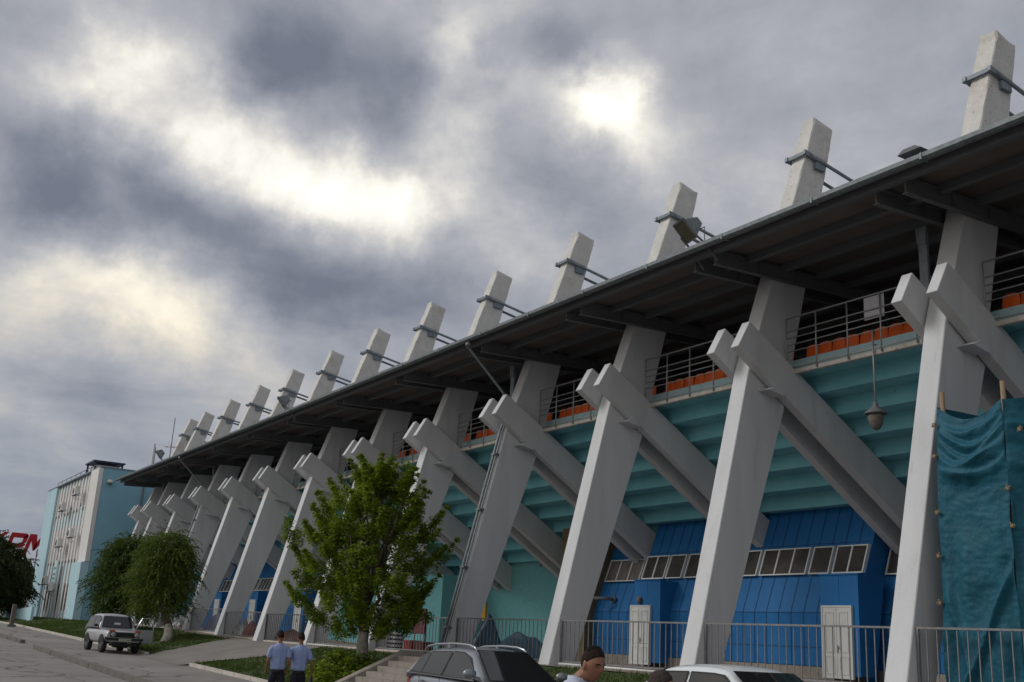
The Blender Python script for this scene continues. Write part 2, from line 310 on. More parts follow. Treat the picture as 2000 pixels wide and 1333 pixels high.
# whitewashed kerb along the lawn, laid in stones
def kerb_run(name,m,x0,x1,y,w=.15,hh=.12,step=1.0,zf=None,jit=.01):
    k=MB(); x=x0
    while x<x1-.05:
        e=min(x+step-.015,x1); z0=(zf or zr)(x); z1=(zf or zr)(e); j=rnd.uniform(-jit,jit)
        v=[k.b.verts.new(p) for p in ((x,y-w+j,z0-.1),(x,y+j,z0-.1),(x,y+j,z0+hh),(x,y-w+j,z0+hh),(e,y-w+j,z1-.1),(e,y+j,z1-.1),(e,y+j,z1+hh),(e,y-w+j,z1+hh))]
        for f in ((0,3,2,1),(4,5,6,7),(0,4,7,3),(1,2,6,5),(3,7,6,2),(0,1,5,4)): k.b.faces.new([v[i] for i in f])
        x+=step
    bmesh.ops.recalc_face_normals(k.b,faces=k.b.faces)
    o=k.build(name,m); return tag(o,kind='structure')
kerb_run('kerb',M['kerbw'],-28.7,-16.0,YK); kerb_run('kerb',M['kerbw'],-100,-48.5,YK); kerb_run('kerb',M['kerbw'],-48.4,-35.2,YK); kerb_run('kerb',M['kerbw'],-11.9,40,YK)
for a,b,ya in ((-36.5,6,-9.3),(-100,-42.0,-9.0)):
    kerb_run('kerb',M['kerb'],a,b,ya,w=.22,hh=.16)
# grass blades on the lawn
g=MB(); gr=random.Random(3)
cnt=0
while cnt<46000:
    x=-100+gr.random()**.75*110 if gr.random()<.5 else gr.uniform(-72,6); y=gr.uniform(YK+.05,-.95)
    if in_path(x,y) or stairs_hole(x,y): continue
    if noise.noise((x*.7,y*.7,9))<-.38: cnt+=1; continue
    z=hgt(x,y)-.01; a=gr.uniform(0,6.28); w=gr.uniform(.012,.03); h=gr.uniform(.05,.13)*(1+.7*max(0,noise.noise((x*.5,y*.5,1))))
    dx,dy=math.cos(a)*w,math.sin(a)*w; lx_,ly_=gr.uniform(-.04,.04),gr.uniform(-.04,.04)
    g.face([(x-dx,y-dy,z),(x+dx,y+dy,z),(x+lx_,y+ly_,z+h)]); cnt+=1
tag(g.build('grass',M['grass']),kind='stuff',label='short green grass growing on the sloping lawn beside the stadium',cat='grass')

# ---------------------------------------------------------------- stadium
FR=[(0,6.0)]+[(i,-(i-1)*6.0) for i in range(1,13)]+[(13,-69.7)]
stad=thing('stadium','grey concrete stadium stand with leaning frames, teal terracing and blue clad ground floor','stadium')
FPT=[(0,.6,-.1),(0,1.0,0),(1,8.95,1.93),(2,17.28,4.79)]
def yf(z): return 1.93*(z-1)/7.95 if z<8.95 else 1.93+2.86*(z-8.95)/8.33
def yb(z): return .85+2.40*(z-1)/7.08 if z<8.08 else 3.25+2.29*(z-8.08)/8.99
def pylon_mesh(seed):
    r=random.Random(seed); b=MB(); W=.27; bv=.018
    zs=[.55,1.0,2.5,4,5.5,7,8.08,8.95,10,11,11.95]+[12+.22*i for i in range(1,24)]
    rings=[]
    for z in zs:
        old=z>12; j=.009 if old else 0
        y0,y1=yf(z),yb(z); ch=bv+(r.uniform(.0,.012) if old else 0)
        if z>16.9: ch+=(z-16.9)*.12
        def J(): return r.uniform(-j,j)
        P=[(-W,y0+ch),(-W+ch,y0),(W-ch,y0),(W,y0+ch),(W,y1-ch),(W-ch,y1),(-W+ch,y1),(-W,y1-ch)]
        rings.append([b.b.verts.new((x+J()*.5-.27,y+J(),z)) for x,y in P])
    top=[b.b.verts.new((v.co.x*1.0,v.co.y*.93+5.15*.07,17.25-(v.co.y-4.8)*.3+r.uniform(-.02,.02))) for v in rings[-1]]
    for v in top: v.co.x=-.27+(v.co.x+.27)*.86
    rings.append(top)
    for k in range(len(rings)-1):
        for q in range(8):
            f=b.b.faces.new((rings[k][q],rings[k][(q+1)%8],rings[k+1][(q+1)%8],rings[k+1][q])); f.material_index=1 if k>=10 else 0
    b.b.faces.new(rings[-1]).material_index=1; b.b.faces.new(rings[0][::-1])
    bmesh.ops.recalc_face_normals(b.b,faces=b.b.faces)
    return b
def raker(x0,x1):
    b=MB(); b.prism([(1.65,10.13),(10.2,4.92),(9.9,3.95),(1.22,9.37)],'x',x0,x1,bev=.012); return b
def bracket(x0,x1):
    b=MB(); y=2.62; z=10.13-.613*(y-1.65)-1.0
    b.prism([(y-.34,z-.16),(y+.0,z+.0),(y+.30,z-.18),(y+.20,z-.26)],'x',x0,x1+.12); return b
def make_pylon():
    p=pylon_mesh(1).build('pylon',[M['concrete'],M['concrete_old']],stad)
    raker(.045,.335).build('raker_beam',M['concrete'],p); raker(-.875,-.585).build('raker_beam',M['concrete'],p)
    bracket(.005,.27).build('bracket',M['concrete'],p)
    c=MB(); z=15.93
    c.bar((-.70,4.22,z-.03),(.08,4.22,z-.03),.08,.11); c.bar((-.70,4.22,z-.03),(-.67,4.22,z-.03),.10,.13)
    c.bar((.075,4.15,z-.02),(.075,5.05,z-.17),.08,.14); c.bar((-.62,4.15,z-.02),(-.62,5.05,z-.17),.08,.14)
    c.box(.0,.10,4.62,5.02,z-.42,z-.20)
    c.build('clamp',M['steel_blue'],p)
    for x in (.10,-.64):
        t=MB(); t.tube([(x,4.4,z-.07),(x,19.5,z-.07-.175*15.1)],.055,8); t.build('tie_rod',M['steel_blue'],p)
    s=MB(); s.box(-.56,-.50,3.02,3.10,12.28,12.36); s.bar((-.62,3.05,12.32),(-.5,3.05,12.32),.04,.04); s.bar((.01,3.2,12.62),(.01,3.75,12.42),.05,.05); s.build('bracket',M['gutter'],p)
    return p
p0=make_pylon()
for k,(i,x) in enumerate(FR):
    if i==0: continue
    if i==1: o=p0
    else:
        o=copy_tree(p0,stad); me=pylon_mesh(i+10); dd=bpy.data.meshes.new('pylon'); me.b.to_mesh(dd); me.b.free()
        for m_ in (M['concrete'],M['concrete_old']): dd.materials.append(m_)
        o.data=dd
    o.location=(x,0,0)
# terraces: stepped concrete seen from below
def Lz(y): return 10.13-.613*(y-1.65)+.012
b=MB(); low=[(3.4,9.24),(3.4,Lz(3.4))]; up=[(3.4,9.24)]
n=9
for k in range(n):
    y0=3.4+.78*k; y1=y0+.78; low+= [(y1,Lz(y0)+.0),(y1,Lz(y1))]
up=[(3.98,9.24)]
for k in range(1,n):
    y1=3.4+.78*(k+1); up+=[(y1+.14,Lz(3.4+.78*k)+.14)] if k>1 else [(3.98,9.10),(y1+.14,9.10)]
    up+=[(y1+.14,Lz(y1)+.14)]
prof=[(3.43,9.09)]+low[1:]+[(3.4+.78*n+.3,Lz(3.4+.78*n))]+[(3.4+.78*n+.3,7.2),(5.2,9.09)]
b.prism(prof,'x',-71.5,10.5); b.build('terrace',M['teal'],stad)
b=MB()
for k in range(14):       # walkway slab edge in lengths
    x1=10.4-k*6; b.box(x1-5.97,x1,3.27,3.385,8.98,9.10,bev=.01)
b.build('walkway_slab',M['kerbw'],stad)
b=MB()
for k in range(14): x1=10.4-k*6; b.box(x1-5.98,x1,3.96,4.14,9.095,9.60,bev=.01)
b.build('parapet',M['teal_light'],stad)
b=MB(); b.box(-71.5,10.5,5.3,20,8.95,9.085); b.build('upper_deck',M['underside'],stad)
# back of the upper gallery: dark partition under the roof
# gallery railing, one per bay
def railing(x0,x1):
    b=MB(); y=3.36; L_=x1-x0; n=max(2,round(L_/1.03))
    for k in range(n+1):
        x=x0+L_*k/n; b.tube([(x,y-.12,9.02),(x,y-.12,10.54)],.022,6)
    for z,r in ((10.55,.024),(10.17,.018),(9.98,.018),(9.79,.018),(9.60,.016),(9.14,.022)): b.tube([(x0,y-.12,z),(x1,y-.12,z)],r,6)
    return b
for k in range(12):
    xa=FR[k+2][1] if k+2<len(FR) else -69.7; xb=FR[k+1][1]
    railing(xa+.12,xb-.68).build('gallery_railing',M['rail'],stad)
railing(.12,5.3).build('gallery_railing',M['rail'],stad)
# roof
SL=.046
b=MB(); nx=int(82/.055); 
def rf(u,v):
    x=-71+u*80.5; y=.16+v*19.8; return (x,y,12.02+SL*y+.022*math.sin(x*2*math.pi/.22))
b.grid(rf,nx,1,smooth=True)
roof=b.build('roof',M['gutter'],stad)
b=MB(); b.box(-71,9.5,.30,19.9,11.96,11.975)
for v in b.b.verts: v.co.z+=SL*v.co.y
b.build('soffit',M['underside'],roof)
b=MB()
for y in [.42]+[1.7+1.35*k for k in range(12)]: 
    z=11.955+SL*y; b.box(-71,9.5,y,y+.07,z-.20,z); b.box(-71,9.5,y+.071,y+.16,z-.20,z-.185)
b.build('purlin',M['steel_dark'],roof)
b=MB()
x=-71
while x<9.4:
    b.prism([(.02,11.99),(.03,11.90),(.09,11.86),(.20,11.86),(.25,11.90),(.26,12.0),(.23,12.0),(.22,11.91),(.19,11.885),(.10,11.885),(.06,11.91),(.05,11.99)],'x',x,x+2.96)
    b.box(x+2.95,x+3.0,.01,.265,11.852,11.995); x+=3.0
b.build('gutter',M['gutter'],roof)
# roof vent and ridge
b=MB(); b.box(-.24,-.04,1.4,1.6,12.05,12.80); b.prism([(-.46,12.80),(.18,12.80),(.02,12.90),(-.30,12.90)],'y',1.15,1.8)
for q in (-.36,.08): b.box(q-.02,q+.02,1.3,1.34,12.1,12.78)
b.build('vent',M['steel_dark'],roof)
# paired roof beams
def ibeam(x):
    b=MB(); y0,y1=.60,15.5
    for wz in ((-.012,.012,11.52,11.86),(-.075,.075,11.50,11.52),(-.075,.075,11.86,11.88)):
        b.box(x+wz[0],x+wz[1],y0,y1,wz[2],wz[3])
    for y in (2.2,3.6): b.box(x-.07,x+.07,y,y+.015,11.52,11.86)
    for v in b.b.verts: v.co.z+=SL*(v.co.y-.6)+.02
    return b
rb=None
for i,x in FR:
    for dx in (.12,-.66):
        if rb is None: rb=ibeam(0).build('roof_beam',M['steel_dark'],stad); o=rb
        else: o=rb.copy(); COL.objects.link(o)
        o.location=(x+dx,0,0)
for i in (1,4,10,12):
    x=FR[i][1]; b=MB(); b.box(x-1.16,x-.93,2.70,2.78,9.55,11.62); b.box(x-1.16,x-1.13,2.78,3.0,9.55,11.6); b.prism([(x-1.2,11.62),(x-.9,11.62),(x-.93,11.2),(x-1.16,11.2)],'y',2.66,2.69)
    b.build('roof_post',M['steel_blue'],stad)
# rainwater pipes
for i,xx in ((4,-18.05),(10,-54.05)):
    b=MB(); x=xx
    b.tube([(x,.16,11.86),(x,.16,11.72),(x,.22,11.6),(x-.02,1.75,10.25),(x-.0,1.85,10.0),(x-.05,yf(9.2)-.10,9.2)],.05,8)
    pts=[(x-.15,yf(z)-.13,z) for z in (9.2,8.95,7,5,3,1.15)]
    b.tube([(x-.05,yf(9.2)-.10,9.2)]+pts,.055,8)
    b.tube([(p[0]+.13,p[1]+.03,p[2]) for p in pts],.03,6)
    for z in (8,6,4,2): b.box(x-.24,x+.03,yf(z)-.2,yf(z)-.01,z-.03,z+.03)
    b.lathe([(.11,11.68),(.11,11.8),(.06,11.6)][::-1],(x,.16,0),10)
    b.build('rainwater_pipe',M['gutter'],stad)

# ---- ground floor walls
SD=2.7   # rise of the sloping cladding per metre inwards
def yw(z,y0): return y0 if z<2.95 else y0+(z-2.95)/SD
def clad(x0,x1,y0,ztop,ends=True):
    b=MB(); n=max(1,round((x1-x0)/.5)); zs=[1.42,1.95,2.95,4.05,5.05,ztop]
    w=(x1-x0)/n
    for k in range(n):
        a=x0+k*w+.008; e=x0+(k+1)*w-.008
        for z0,z1 in zip(zs,zs[1:]):
            g_=.006 if z0 in (1.95,3.8,5.0) else 0
            b.face([(a,yw(z0,y0),z0+g_),(e,yw(z0,y0),z0+g_),(e,yw(z1,y0),z1),(a,yw(z1,y0),z1)])
        if k: 
            for z0,z1 in zip(zs,zs[1:]):
                x=x0+k*w; b.face([(x-.011,yw(z0,y0)-.012,z0),(x+.011,yw(z0,y0)-.012,z0),(x+.011,yw(z1,y0)-.012,z1),(x-.011,yw(z1,y0)-.012,z1)],1)
    for z0 in (1.95,2.95,5.05): b.face([(x0,yw(z0,y0)-.011,z0-.009),(x1,yw(z0,y0)-.011,z0-.009),(x1,yw(z0,y0)-.011,z0+.009),(x0,yw(z0,y0)-.011,z0+.009)],1)
    # backing and end faces
    P=[(y0+.03,1.0),(y0+.03,2.95),(yw(ztop,y0)+.03,ztop),(yw(ztop,y0)+.5,ztop),(yw(ztop,y0)+.5,1.0)]
    b.prism(P,'x',x0+.002,x1-.002)
    return b
def plinth(x0,x1,y0):
    b=MB(); b.box(x0,x1,y0-.05,y0+.2,.9,1.40,bev=.01); return b
def window(x0,x1,y0,panes,z0=4.1,z1=4.95,gm='glass'):
    """window lying in the sloping wall, proud of it"""
    fr=MB(); gl=MB(); off=.06
    def P(x,t,o): # t 0..1 up the slope
        z=lerp(z0,z1,t); y=yw(z,y0); return (x,y-o*.93,z-o*.0)
    def slab(b,xa,xb,ta,tb,o0,o1):
        A=[P(xa,ta,o0),P(xb,ta,o0),P(xb,tb,o0),P(xa,tb,o0)]; B=[P(xa,ta,o1),P(xb,ta,o1),P(xb,tb,o1),P(xa,tb,o1)]
        v=[b.b.verts.new(p) for p in A+B]
        for f in ((0,3,2,1),(4,5,6,7),(0,1,5,4),(1,2,6,5),(2,3,7,6),(3,0,4,7)): b.b.faces.new([v[i] for i in f])
    f=.04; th=f/.9
    slab(fr,x0,x1,0,th,0,.14); slab(fr,x0,x1,1-th,1,0,.14); slab(fr,x0,x0+f,th,1-th,0,.14); slab(fr,x1-f,x1,th,1-th,0,.14)
    for k in range(1,panes):
        x=lerp(x0,x1,k/panes); slab(fr,x-f*.6,x+f*.6,th,1-th,0,.14)
    w=fr.build('window',M['white_frame'],stad)
    slab(gl,x0+f*.8,x1-f*.8,th*.8,1-th*.8,.01,.10); gl.build('pane',M[gm],w)
def door(xc,y,z0=1.12,z1=2.86,w=1.0):
    b=MB(); b.box(xc-w/2-.05,xc+w/2+.05,y-.03,y+.05,z1,z1+.05); b.box(xc-w/2-.05,xc-w/2,y-.03,y+.05,z0,z1); b.box(xc+w/2,xc+w/2+.05,y-.03,y+.05,z0,z1)
    for s in (0,1):
        a=xc-w/2+s*w/2+.006; e=a+w/2-.012
        b.box(a,e,y-.02,y+.02,z0+.01,z1-.004)
        for q0,q1 in ((z0+.12,z0+.62),(z0+.72,z1-.12)):
            for (xa,xb,za,zb2) in ((a+.08,e-.08,q0,q0+.03),(a+.08,e-.08,q1-.03,q1),(a+.08,a+.11,q0+.03,q1-.03),(e-.11,e-.08,q0+.03,q1-.03)):
                b.box(xa,xb,y-.034,y-.012,za,zb2)
    d=b.build('door',M['white_paint'],stad)
    h=MB(); h.box(xc+.02,xc+.05,y-.05,y-.021,z0+.72,z0+.92); h.tube([(xc+.035,y-.07,z0+.86),(xc+.13,y-.07,z0+.86)],.01,6); h.build('handle',M['rail'],d)
def porch(x0,x1,y0,y1,z1=3.98):
    b=MB(); b.prism([(y0,1.2),(y0,z1),(y1+.7,z1),(y1+.2,1.2)],'x',x0,x1)
    b.box((x0+x1)/2-.006,(x0+x1)/2+.006,y0-.008,y0-.002,3.2,z1); b.box(x0-.03,x1+.03,y0-.03,y0+.2,z1+.001,z1+.04)
    return b
def lamp_oval(x,y,z):
    b=MB(); b.lathe([(.02,0),(.10,.01),(.11,.04),(.09,.09),(.03,.12)],(0,0,0),14,axis='y'); 
    b.xf(Matrix.Translation((x,y,z))@Matrix.Scale(-1,4,(0,1,0))@Matrix.Scale(1.25,4,(0,0,1))); b.build('wall_lamp',M['kerb'],stad)
YA=7.35
for x0,x1,y0,zt in ((-17.4,-7.2,YA,6.5),(-7.2,9.5,YA+.8,6.1),(-20.5,-17.4,YA+.6,6.1),(-71,-46.6,YA,6.5)):
    clad(x0,x1,y0,zt).build('cladding_wall',[M['blue'],M['blue_seam']],stad); plinth(x0+.001,x1-.001,y0).build('plinth',M['step'],stad)
for x0,x1,n in ((-17.32,-16.08,2),(-15.98,-15.15,1),(-15.0,-13.0,3),(-12.8,-11.52,2),(-11.39,-9.44,3),(-9.31,-8.53,1),(-8.4,-7.25,2)): window(x0,x1,YA,n)
window(-20.3,-17.5,YA+.6,4,gm='curtain'); window(-7.1,-6.0,YA+.8,2); window(-5.8,-3.8,YA+.8,3); window(-3.6,-2.4,YA+.8,2)
for x0,x1,n in ((-48.3,-46.9,2),(-51.0,-48.5,3),(-53.4,-51.2,3),(-55.8,-53.6,3),(-58.3,-55.95,4),(-61,-58.6,3),(-63.8,-61.3,3),(-66.4,-64.0,3)): window(x0,x1,YA,n)
for xa,xb in ((-8.18,-6.8),(-16.75,-15.33),(-49.1,-47.7),(-57.3,-55.8),(-64.9,-63.3)):
    porch(xa,xb,6.9,YA).build('porch',M['blue'],stad)
for xc in (-7.55,-16.33,-48.45,-56.5,-64.0): door(xc,6.85,z0=zb(xc)+.06,z1=zb(xc)+2.02)
lamp_oval(-16.4,6.88,3.3)
b=MB(); b.tube([(-19.4,8.3,3.4),(-19.4,7.7,3.42),(-19.85,7.45,3.42)],.07,8); b.lathe([(.07,0),(.13,.02),(.13,.06),(.07,.08)],(-19.4,8.0,3.4),12,axis='y'); b.build('flue_pipe',M['steel_dark'],stad)
b=MB(); b.tube([(-17.0,7.2,1.1),(-17.0,7.2,1.95),(-17.3,7.2,1.97)],.05,8); b.build('standpipe',M['steel_dark'],stad)
b=MB(); b.box(-22.2,-20.5,7.5,10.2,.9,6.2); b.build('end_wall',mat('ochre brown render',(.16,.13,.085),.95,col2=(.12,.095,.06),scale=2,bump=.5),stad)
b=MB(); b.box(-32,-22.2,9.9,10.3,.9,5.42); b.build('stucco_wall',M['teal_stucco'],stad)
b=MB(); b.box(-46.6,-32,7.5,10.3,.9,4.6); b.build('stucco_wall',M['teal_stucco'],stad)
b=MB(); b.tube([(-32,9.8,5.35),(-22.3,9.8,5.35)],.035,6); b.tube([(-30,9.78,5.5),(-27,9.78,5.48),(-25.4,9.75,5.3)],.025,6); b.box(-27.1,-26.7,9.62,9.86,5.15,5.5); b.tube([(-26.9,9.7,5.3),(-26.8,9.6,5.0)],.06,6); b.build('conduit',M['steel_dark'],stad)
b=MB(); b.box(-31.0,-30.2,9.5,9.88,4.2,5.4); b.build('cabinet',M['gutter'],stad)

# ---------------------------------------------------------------- bar fences between the frames
ordn=['','first','second','third','fourth','fifth','sixth','seventh','eighth','ninth','tenth','eleventh','twelfth']
def fence(k,x0,x1,z0,m,label):
    b=MB(); y=.40; n=max(2,round((x1-x0)/.22)); zt=z0+1.27
    b.box(x0,x1,y-.025,y+.025,zt-.04,zt); b.box(x0,x1,y-.02,y+.02,z0+.10,z0+.14)
    b.box(x0,x0+.05,y-.025,y+.025,z0,zt-.04); b.box(x1-.05,x1,y-.025,y+.025,z0,zt-.04)
    for q in range(1,n):
        x=lerp(x0,x1,q/n)+rnd.uniform(-.006,.006); b.box(x-.009,x+.009,y-.009,y+.009,z0+.14,zt-.04)
    o=b.build('bar_fence',m); tag(o,label,'fence','bar fences closing the bays of the stadium')
    c=MB(); c.box(x0,x1,y-.10,y+.10,z0-.2,z0+.075,bev=.01); c.build('fence_base',M['kerbw'] if k%2==0 or k>4 else M['step'],o)
flab={0:'grey bar fence in front of the teal tarpaulin scaffold',
1:'grey bar fence in front of the white double door under the largest blue porch',
2:'grey bar fence in front of the white door with the oval wall lamp above it',
3:'grey bar fence in front of the pointed dark blue tarpaulin heap',
4:'grey bar fence behind the box elder, in front of the striped bag and red boxes',
5:'grey bar fence just left of the box elder trunk, between two leaning frames',
6:'dark bar fence directly behind the two walking men in blue shirts',
7:'grey bar fence in front of the heap of clear plastic bags',
8:'grey bar fence in front of the blue grey tarpaulin heap',
9:'grey bar fence behind the leaning whitewashed trunk of the elm',
10:'grey bar fence behind the left narrow leaved elm, farthest along the row'}
for k in range(0,11):
    x0=FR[k+1][1]+.02; x1=(FR[k][1]-.56) if k else 5.4
    fence(k,x0,x1,zb((x0+x1)/2),M['fence_dark'] if k==6 else M['fence'],flab[k])
# low white conduit lying in front of two of the fences
for xa,xb,yy in ((-11.6,-6.8,.1),(-29.6,-26.5,-.05)):
    b=MB(); b.tube([(xa,yy,zb(xa)+.06),(xb,yy,zb(xb)+.05)],.035,8); 
    o=b.build('ground_pipe',M['white_paint']); tag(o,'white pipe lying on the ground before the fence of the oval lamp door' if xa>-20 else 'white pipe lying at the top of the lawn left of the box elder','pipe')
# ---------------------------------------------------------------- seats on the gallery
def seat_mesh():
    b=MB(); t=.02
    def back(s):
        def f(u,v):
            a=(u-.5)*2; x=a*.222*(1-.05*v**3); z=.02+v*.40-.06*abs(a)**4*v; y=.02*v+.07*(1-a*a)**.5*-.55+.05-s*t
            return (x,y,z)
        return f
    b.grid(back(0),8,6); b.grid(back(1),8,6)
    def pan(u,v): a=(u-.5)*2; return (a*.205,.05+v*.38,.06-.025*math.sin(v*3.1)+.02*a*a)
    b.grid(pan,6,5)
    F=[f for f in b.b.faces]; bmesh.ops.remove_doubles(b.b,verts=b.b.verts,dist=.0005)
    b.box(-.04,.04,.1,.2,-.35,.05)
    return b
s0=seat_mesh().build('gallery_chair',M['orange']); first=True
sl_=['above the tarpaulin scaffold','with the white notice','above the oval lamp door','above the pointed tarpaulin','left of the rainwater pipe','above the box elder','beyond the box elder']
cnt_={}
for k in range(0,7):
    xa=FR[k+1][1]+.02; xb=(FR[k][1]-.6) if k else 4.8; x=xa+.1
    while x<xb:
        o=s0 if first else s0.copy()
        if not first: COL.objects.link(o)
        first=False
        o.location=(x,4.18+rnd.uniform(-.01,.01),9.60); o.rotation_euler=(R(-4),0,rnd.uniform(-.03,.03))
        q_=cnt_[k]=cnt_.get(k,0)+1; nm_={1:'leftmost orange seat',2:'second orange seat from the left',3:'third orange seat from the left',4:'fourth orange seat from the left',5:'fifth orange seat from the left',6:'sixth orange seat from the left',7:'seventh orange seat from the left',8:'eighth orange seat from the left',9:'ninth orange seat from the left',10:'tenth orange seat from the left',11:'eleventh orange seat from the left'}.get(q_,'last orange seat'); tag(o,nm_+' in the gallery bay '+sl_[k],'seat','orange seats along the stadium gallery'); x+=.465
# notice on the gallery rail
b=MB(); b.box(-3.28,-2.66,3.275,3.285,9.93,10.52)
o=b.build('notice_board',mat('white notice',(.52,.5,.55),.6,col2=(.46,.45,.5),scale=2)); tag(o,'blank pale notice board tied to the gallery railing','notice board')
# hanging lamp
t=thing('hanging_lamp','grey pendant lamp on a long rod below the stadium gallery','lamp',(-3.0,3.22,0))
b=MB(); b.tube([(0,0,9.62),(0,0,7.72)],.025,8); b.tube([(0,0,9.25),(.0,.12,9.25)],.02,6); b.build('rod',M['rail'],t)
b=MB(); b.lathe([(.03,7.78),(.06,7.74),(.07,7.66),(.16,7.58),(.26,7.50),(.27,7.46),(.2,7.46)],(0,0,0),20); b.build('lamp_hood',M['steel_dark'],t)
b=MB(); b.lathe([(.19,7.46),(.2,7.38),(.16,7.22),(.09,7.10),(.03,7.06)],(0,0,0),18); b.build('globe',mat('dusty lamp glass',(.17,.15,.13),.35,col2=(.1,.09,.08),scale=9),t)
# ---------------------------------------------------------------- floodlights on the roof edge
def floodlight(lab,x,rz):
    t=thing('floodlight',lab,'floodlight',(x,.05,12.08),rz,'floodlights along the roof edge')
    tilt=Matrix.Translation((0,-.12,.36))@Matrix.Rotation(R(42),4,'X')@Matrix.Scale(1.08,4)
    b=MB(); b.prism([(-.02,-.27),(-.02,.27),(.22,.17),(.36,.10),(.36,-.10),(.22,-.17)],'x',-.23,.23,bev=.012); b.xf(tilt); b.build('housing',M['gutter'],t)
    b=MB()
    b.box(-.28,.28,-.055,-.02,-.30,-.26); b.box(-.28,.28,-.055,-.02,.26,.30); b.box(-.28,-.24,-.055,-.02,-.26,.26); b.box(.24,.28,-.055,-.02,-.26,.26); b.xf(tilt); b.build('front_frame',M['steel_dark'],t)
    b=MB(); b.box(-.24,.24,-.04,-.022,-.26,.26); b.xf(tilt); b.build('glass',mat('dull floodlight glass',(.10,.09,.055),.25,col2=(.07,.065,.04),scale=5),t)
    b=MB(); 
    for s in (-1,1): b.bar((s*.30,-.12,.26),(s*.34,.25,-.05),.03,.05); b.bar((s*.34,.25,-.02),(s*.38,.62,-.50),.035,.05)
    b.bar((-.36,.2,-.03),(.36,.2,-.03),.05,.05); b.tube([(.1,.2,.4),(.25,.3,.45),(.42,.2,.2),(.45,.2,-.1)],.014,6); b.build('bracket',M['steel_dark'],t)
    return t
floodlight('grey floodlight on the roof edge, nearest of three, pointing down at the street',-6.25,R(-14))
floodlight('floodlight on the roof edge above the box elder, middle one of three',-35.9,R(-20))
floodlight('small far floodlight on the roof edge beside the slim antenna',-58.6,R(-20))
# antennas
t=thing('panel_antenna','pale upright panel antenna at the far end of the stadium roof','antenna',(-62.8,.6,12.05))
b=MB(); b.box(-.11,.11,-.06,.06,.15,1.75,bev=.02); b.build('panel',M['white_paint'],t); b=MB(); b.tube([(0,.12,-.05),(0,.12,1.5)],.03,6); b.box(-.05,.05,.04,.13,.3,.36); b.build('pole',M['rail'],t)
t=thing('mast_antenna','thin television mast with crossed rods on the far stadium roof','antenna',(-60.6,1.2,12.1))
b=MB(); b.tube([(0,0,0),(0,0,3.3)],.03,6); b.build('mast',M['steel_dark'],t)
b=MB(); b.tube([(-.5,-.3,1.35),(.4,.3,1.2)],.016,5)
for q in (-.8,-.3,.3,.8): b.tube([(q*.5-.2,q*.3+.2,1.28),(q*.5+.2,q*.3-.2,1.28)],.012,5)
b.tube([(-.9,0,1.75),(0,0,1.3)],.01,5); b.build('aerial',mat('rusty aerial',(.25,.1,.06),.7),t)

# ---------------------------------------------------------------- tarpaulin scaffold
def cloth(p00,p10,p11,p01,amp,seed,nu=110,nv=220,sag=.0):
    A,B,C_,D=[Vector(p) for p in (p00,p10,p11,p01)]; nrm=(B-A).cross(D-A).normalized()
    b=MB()
    def f(u,v):
        p=A.lerp(B,u).lerp(D.lerp(C_,u),v); w=(B-A).length
        s=math.sin(math.pi*u)
        # swags hanging from the tied corners near the top, diagonal folds lower down
        d=1-v; sw=0
        for c,a,wd_ in ((.035,.14,.014),(.085,.18,.013),(.125,.15,.010),(.165,.26,.018),(.21,.15,.012)):
            q=(d-(c+.055*s-.025*u+.012*math.sin(u*6+c*40)))/wd_; sw+=a*.75*s**.6*(math.exp(-q*q) if q<0 else math.exp(-q*q*.16))
        dg=.5*(1+math.sin((u*1.6+d*4.5+seed)*3.2))*(sm((d-.35)*3))*.10*s
        vert=.03*math.sin(u*17+seed+2*noise.noise((u*3,v*2,seed)))*sm((d-.3)*4)
        nn=noise.noise((u*4+seed,v*7,seed))*.035+noise.noise((u*3+v*9,v*16-u*5,seed))*.02+abs(noise.noise((u*5,v*40,seed)))*.020+noise.noise((u*30,v*60,seed))*.006
        q2=(u-.98+(d-.55)*1.5)/.05; nn+=.15*math.exp(-q2*q2)*sm((d-.5)*6); q3=(u-.05-(d-.6)*1.1)/.06; nn+=.10*math.exp(-q3*q3)*sm((d-.55)*6)
        p=p+nrm*(sw+dg+vert+nn)*amp
        p.z-=sag*s*v**6
        edge=.04*noise.noise((v*9,seed,u*2)); p.x+=edge*(1 if u<.02 or u>.98 else 0)
        return p
    b.grid(f,nu,nv); return b
t=thing('tarpaulin_scaffold','tall scaffold wrapped in teal tarpaulin behind the bar fence','scaffold',(0,0,0))
TX0,TX1,TY,TZ=.48,1.98,.75,6.60
cl=cloth((TX0-.12,TY,1.0),(TX1+.05,TY-.05,1.0),(TX1,TY-.05,TZ+.02),(TX0,TY,TZ+.10),1.0,1.3,sag=.32)
cl2=cloth((TX1+.05,TY-.05,1.0),(3.7,2.5,1.0),(3.7,2.5,TZ+.22),(TX1,TY-.05,TZ+.02),.8,4.1)
me=bpy.data.meshes.new('tmp'); 
cl.build('tarpaulin',M['tarp'],t); cl2.build('tarpaulin',M['tarp'],t)
cloth((TX0,TY+.02,1.0),(TX0+.25,TY+2.1,1.0),(TX0+.5,TY+2.1,TZ+.0),(TX0,TY+.02,TZ+.10),.6,7.7,30,60).build('tarpaulin',M['tarp'],t)
cloth((TX0+.3,TY+2.0,5.4),(TX1+.4,TY+1.6,5.4),(TX1+.4,TY+1.6,TZ+.15),(TX0+.35,TY+2.0,TZ-.02),.6,2.7,30,20).build('tarpaulin',M['tarp'],t)
for x,y,zt in ((TX0+.08,TY+.12,TZ+.42),(TX1-.06,TY+.12,TZ+.42),(TX0+.5,TY+1.9,TZ-.05),(TX1+.7,TY+1.4,TZ+.0)):
    b=MB(); b.tube([(x,y,.9),(x+.01,y,3.5),(x-.01,y,zt)],[.06,.055,.05],8); b.build('pole',M['wood'],t)
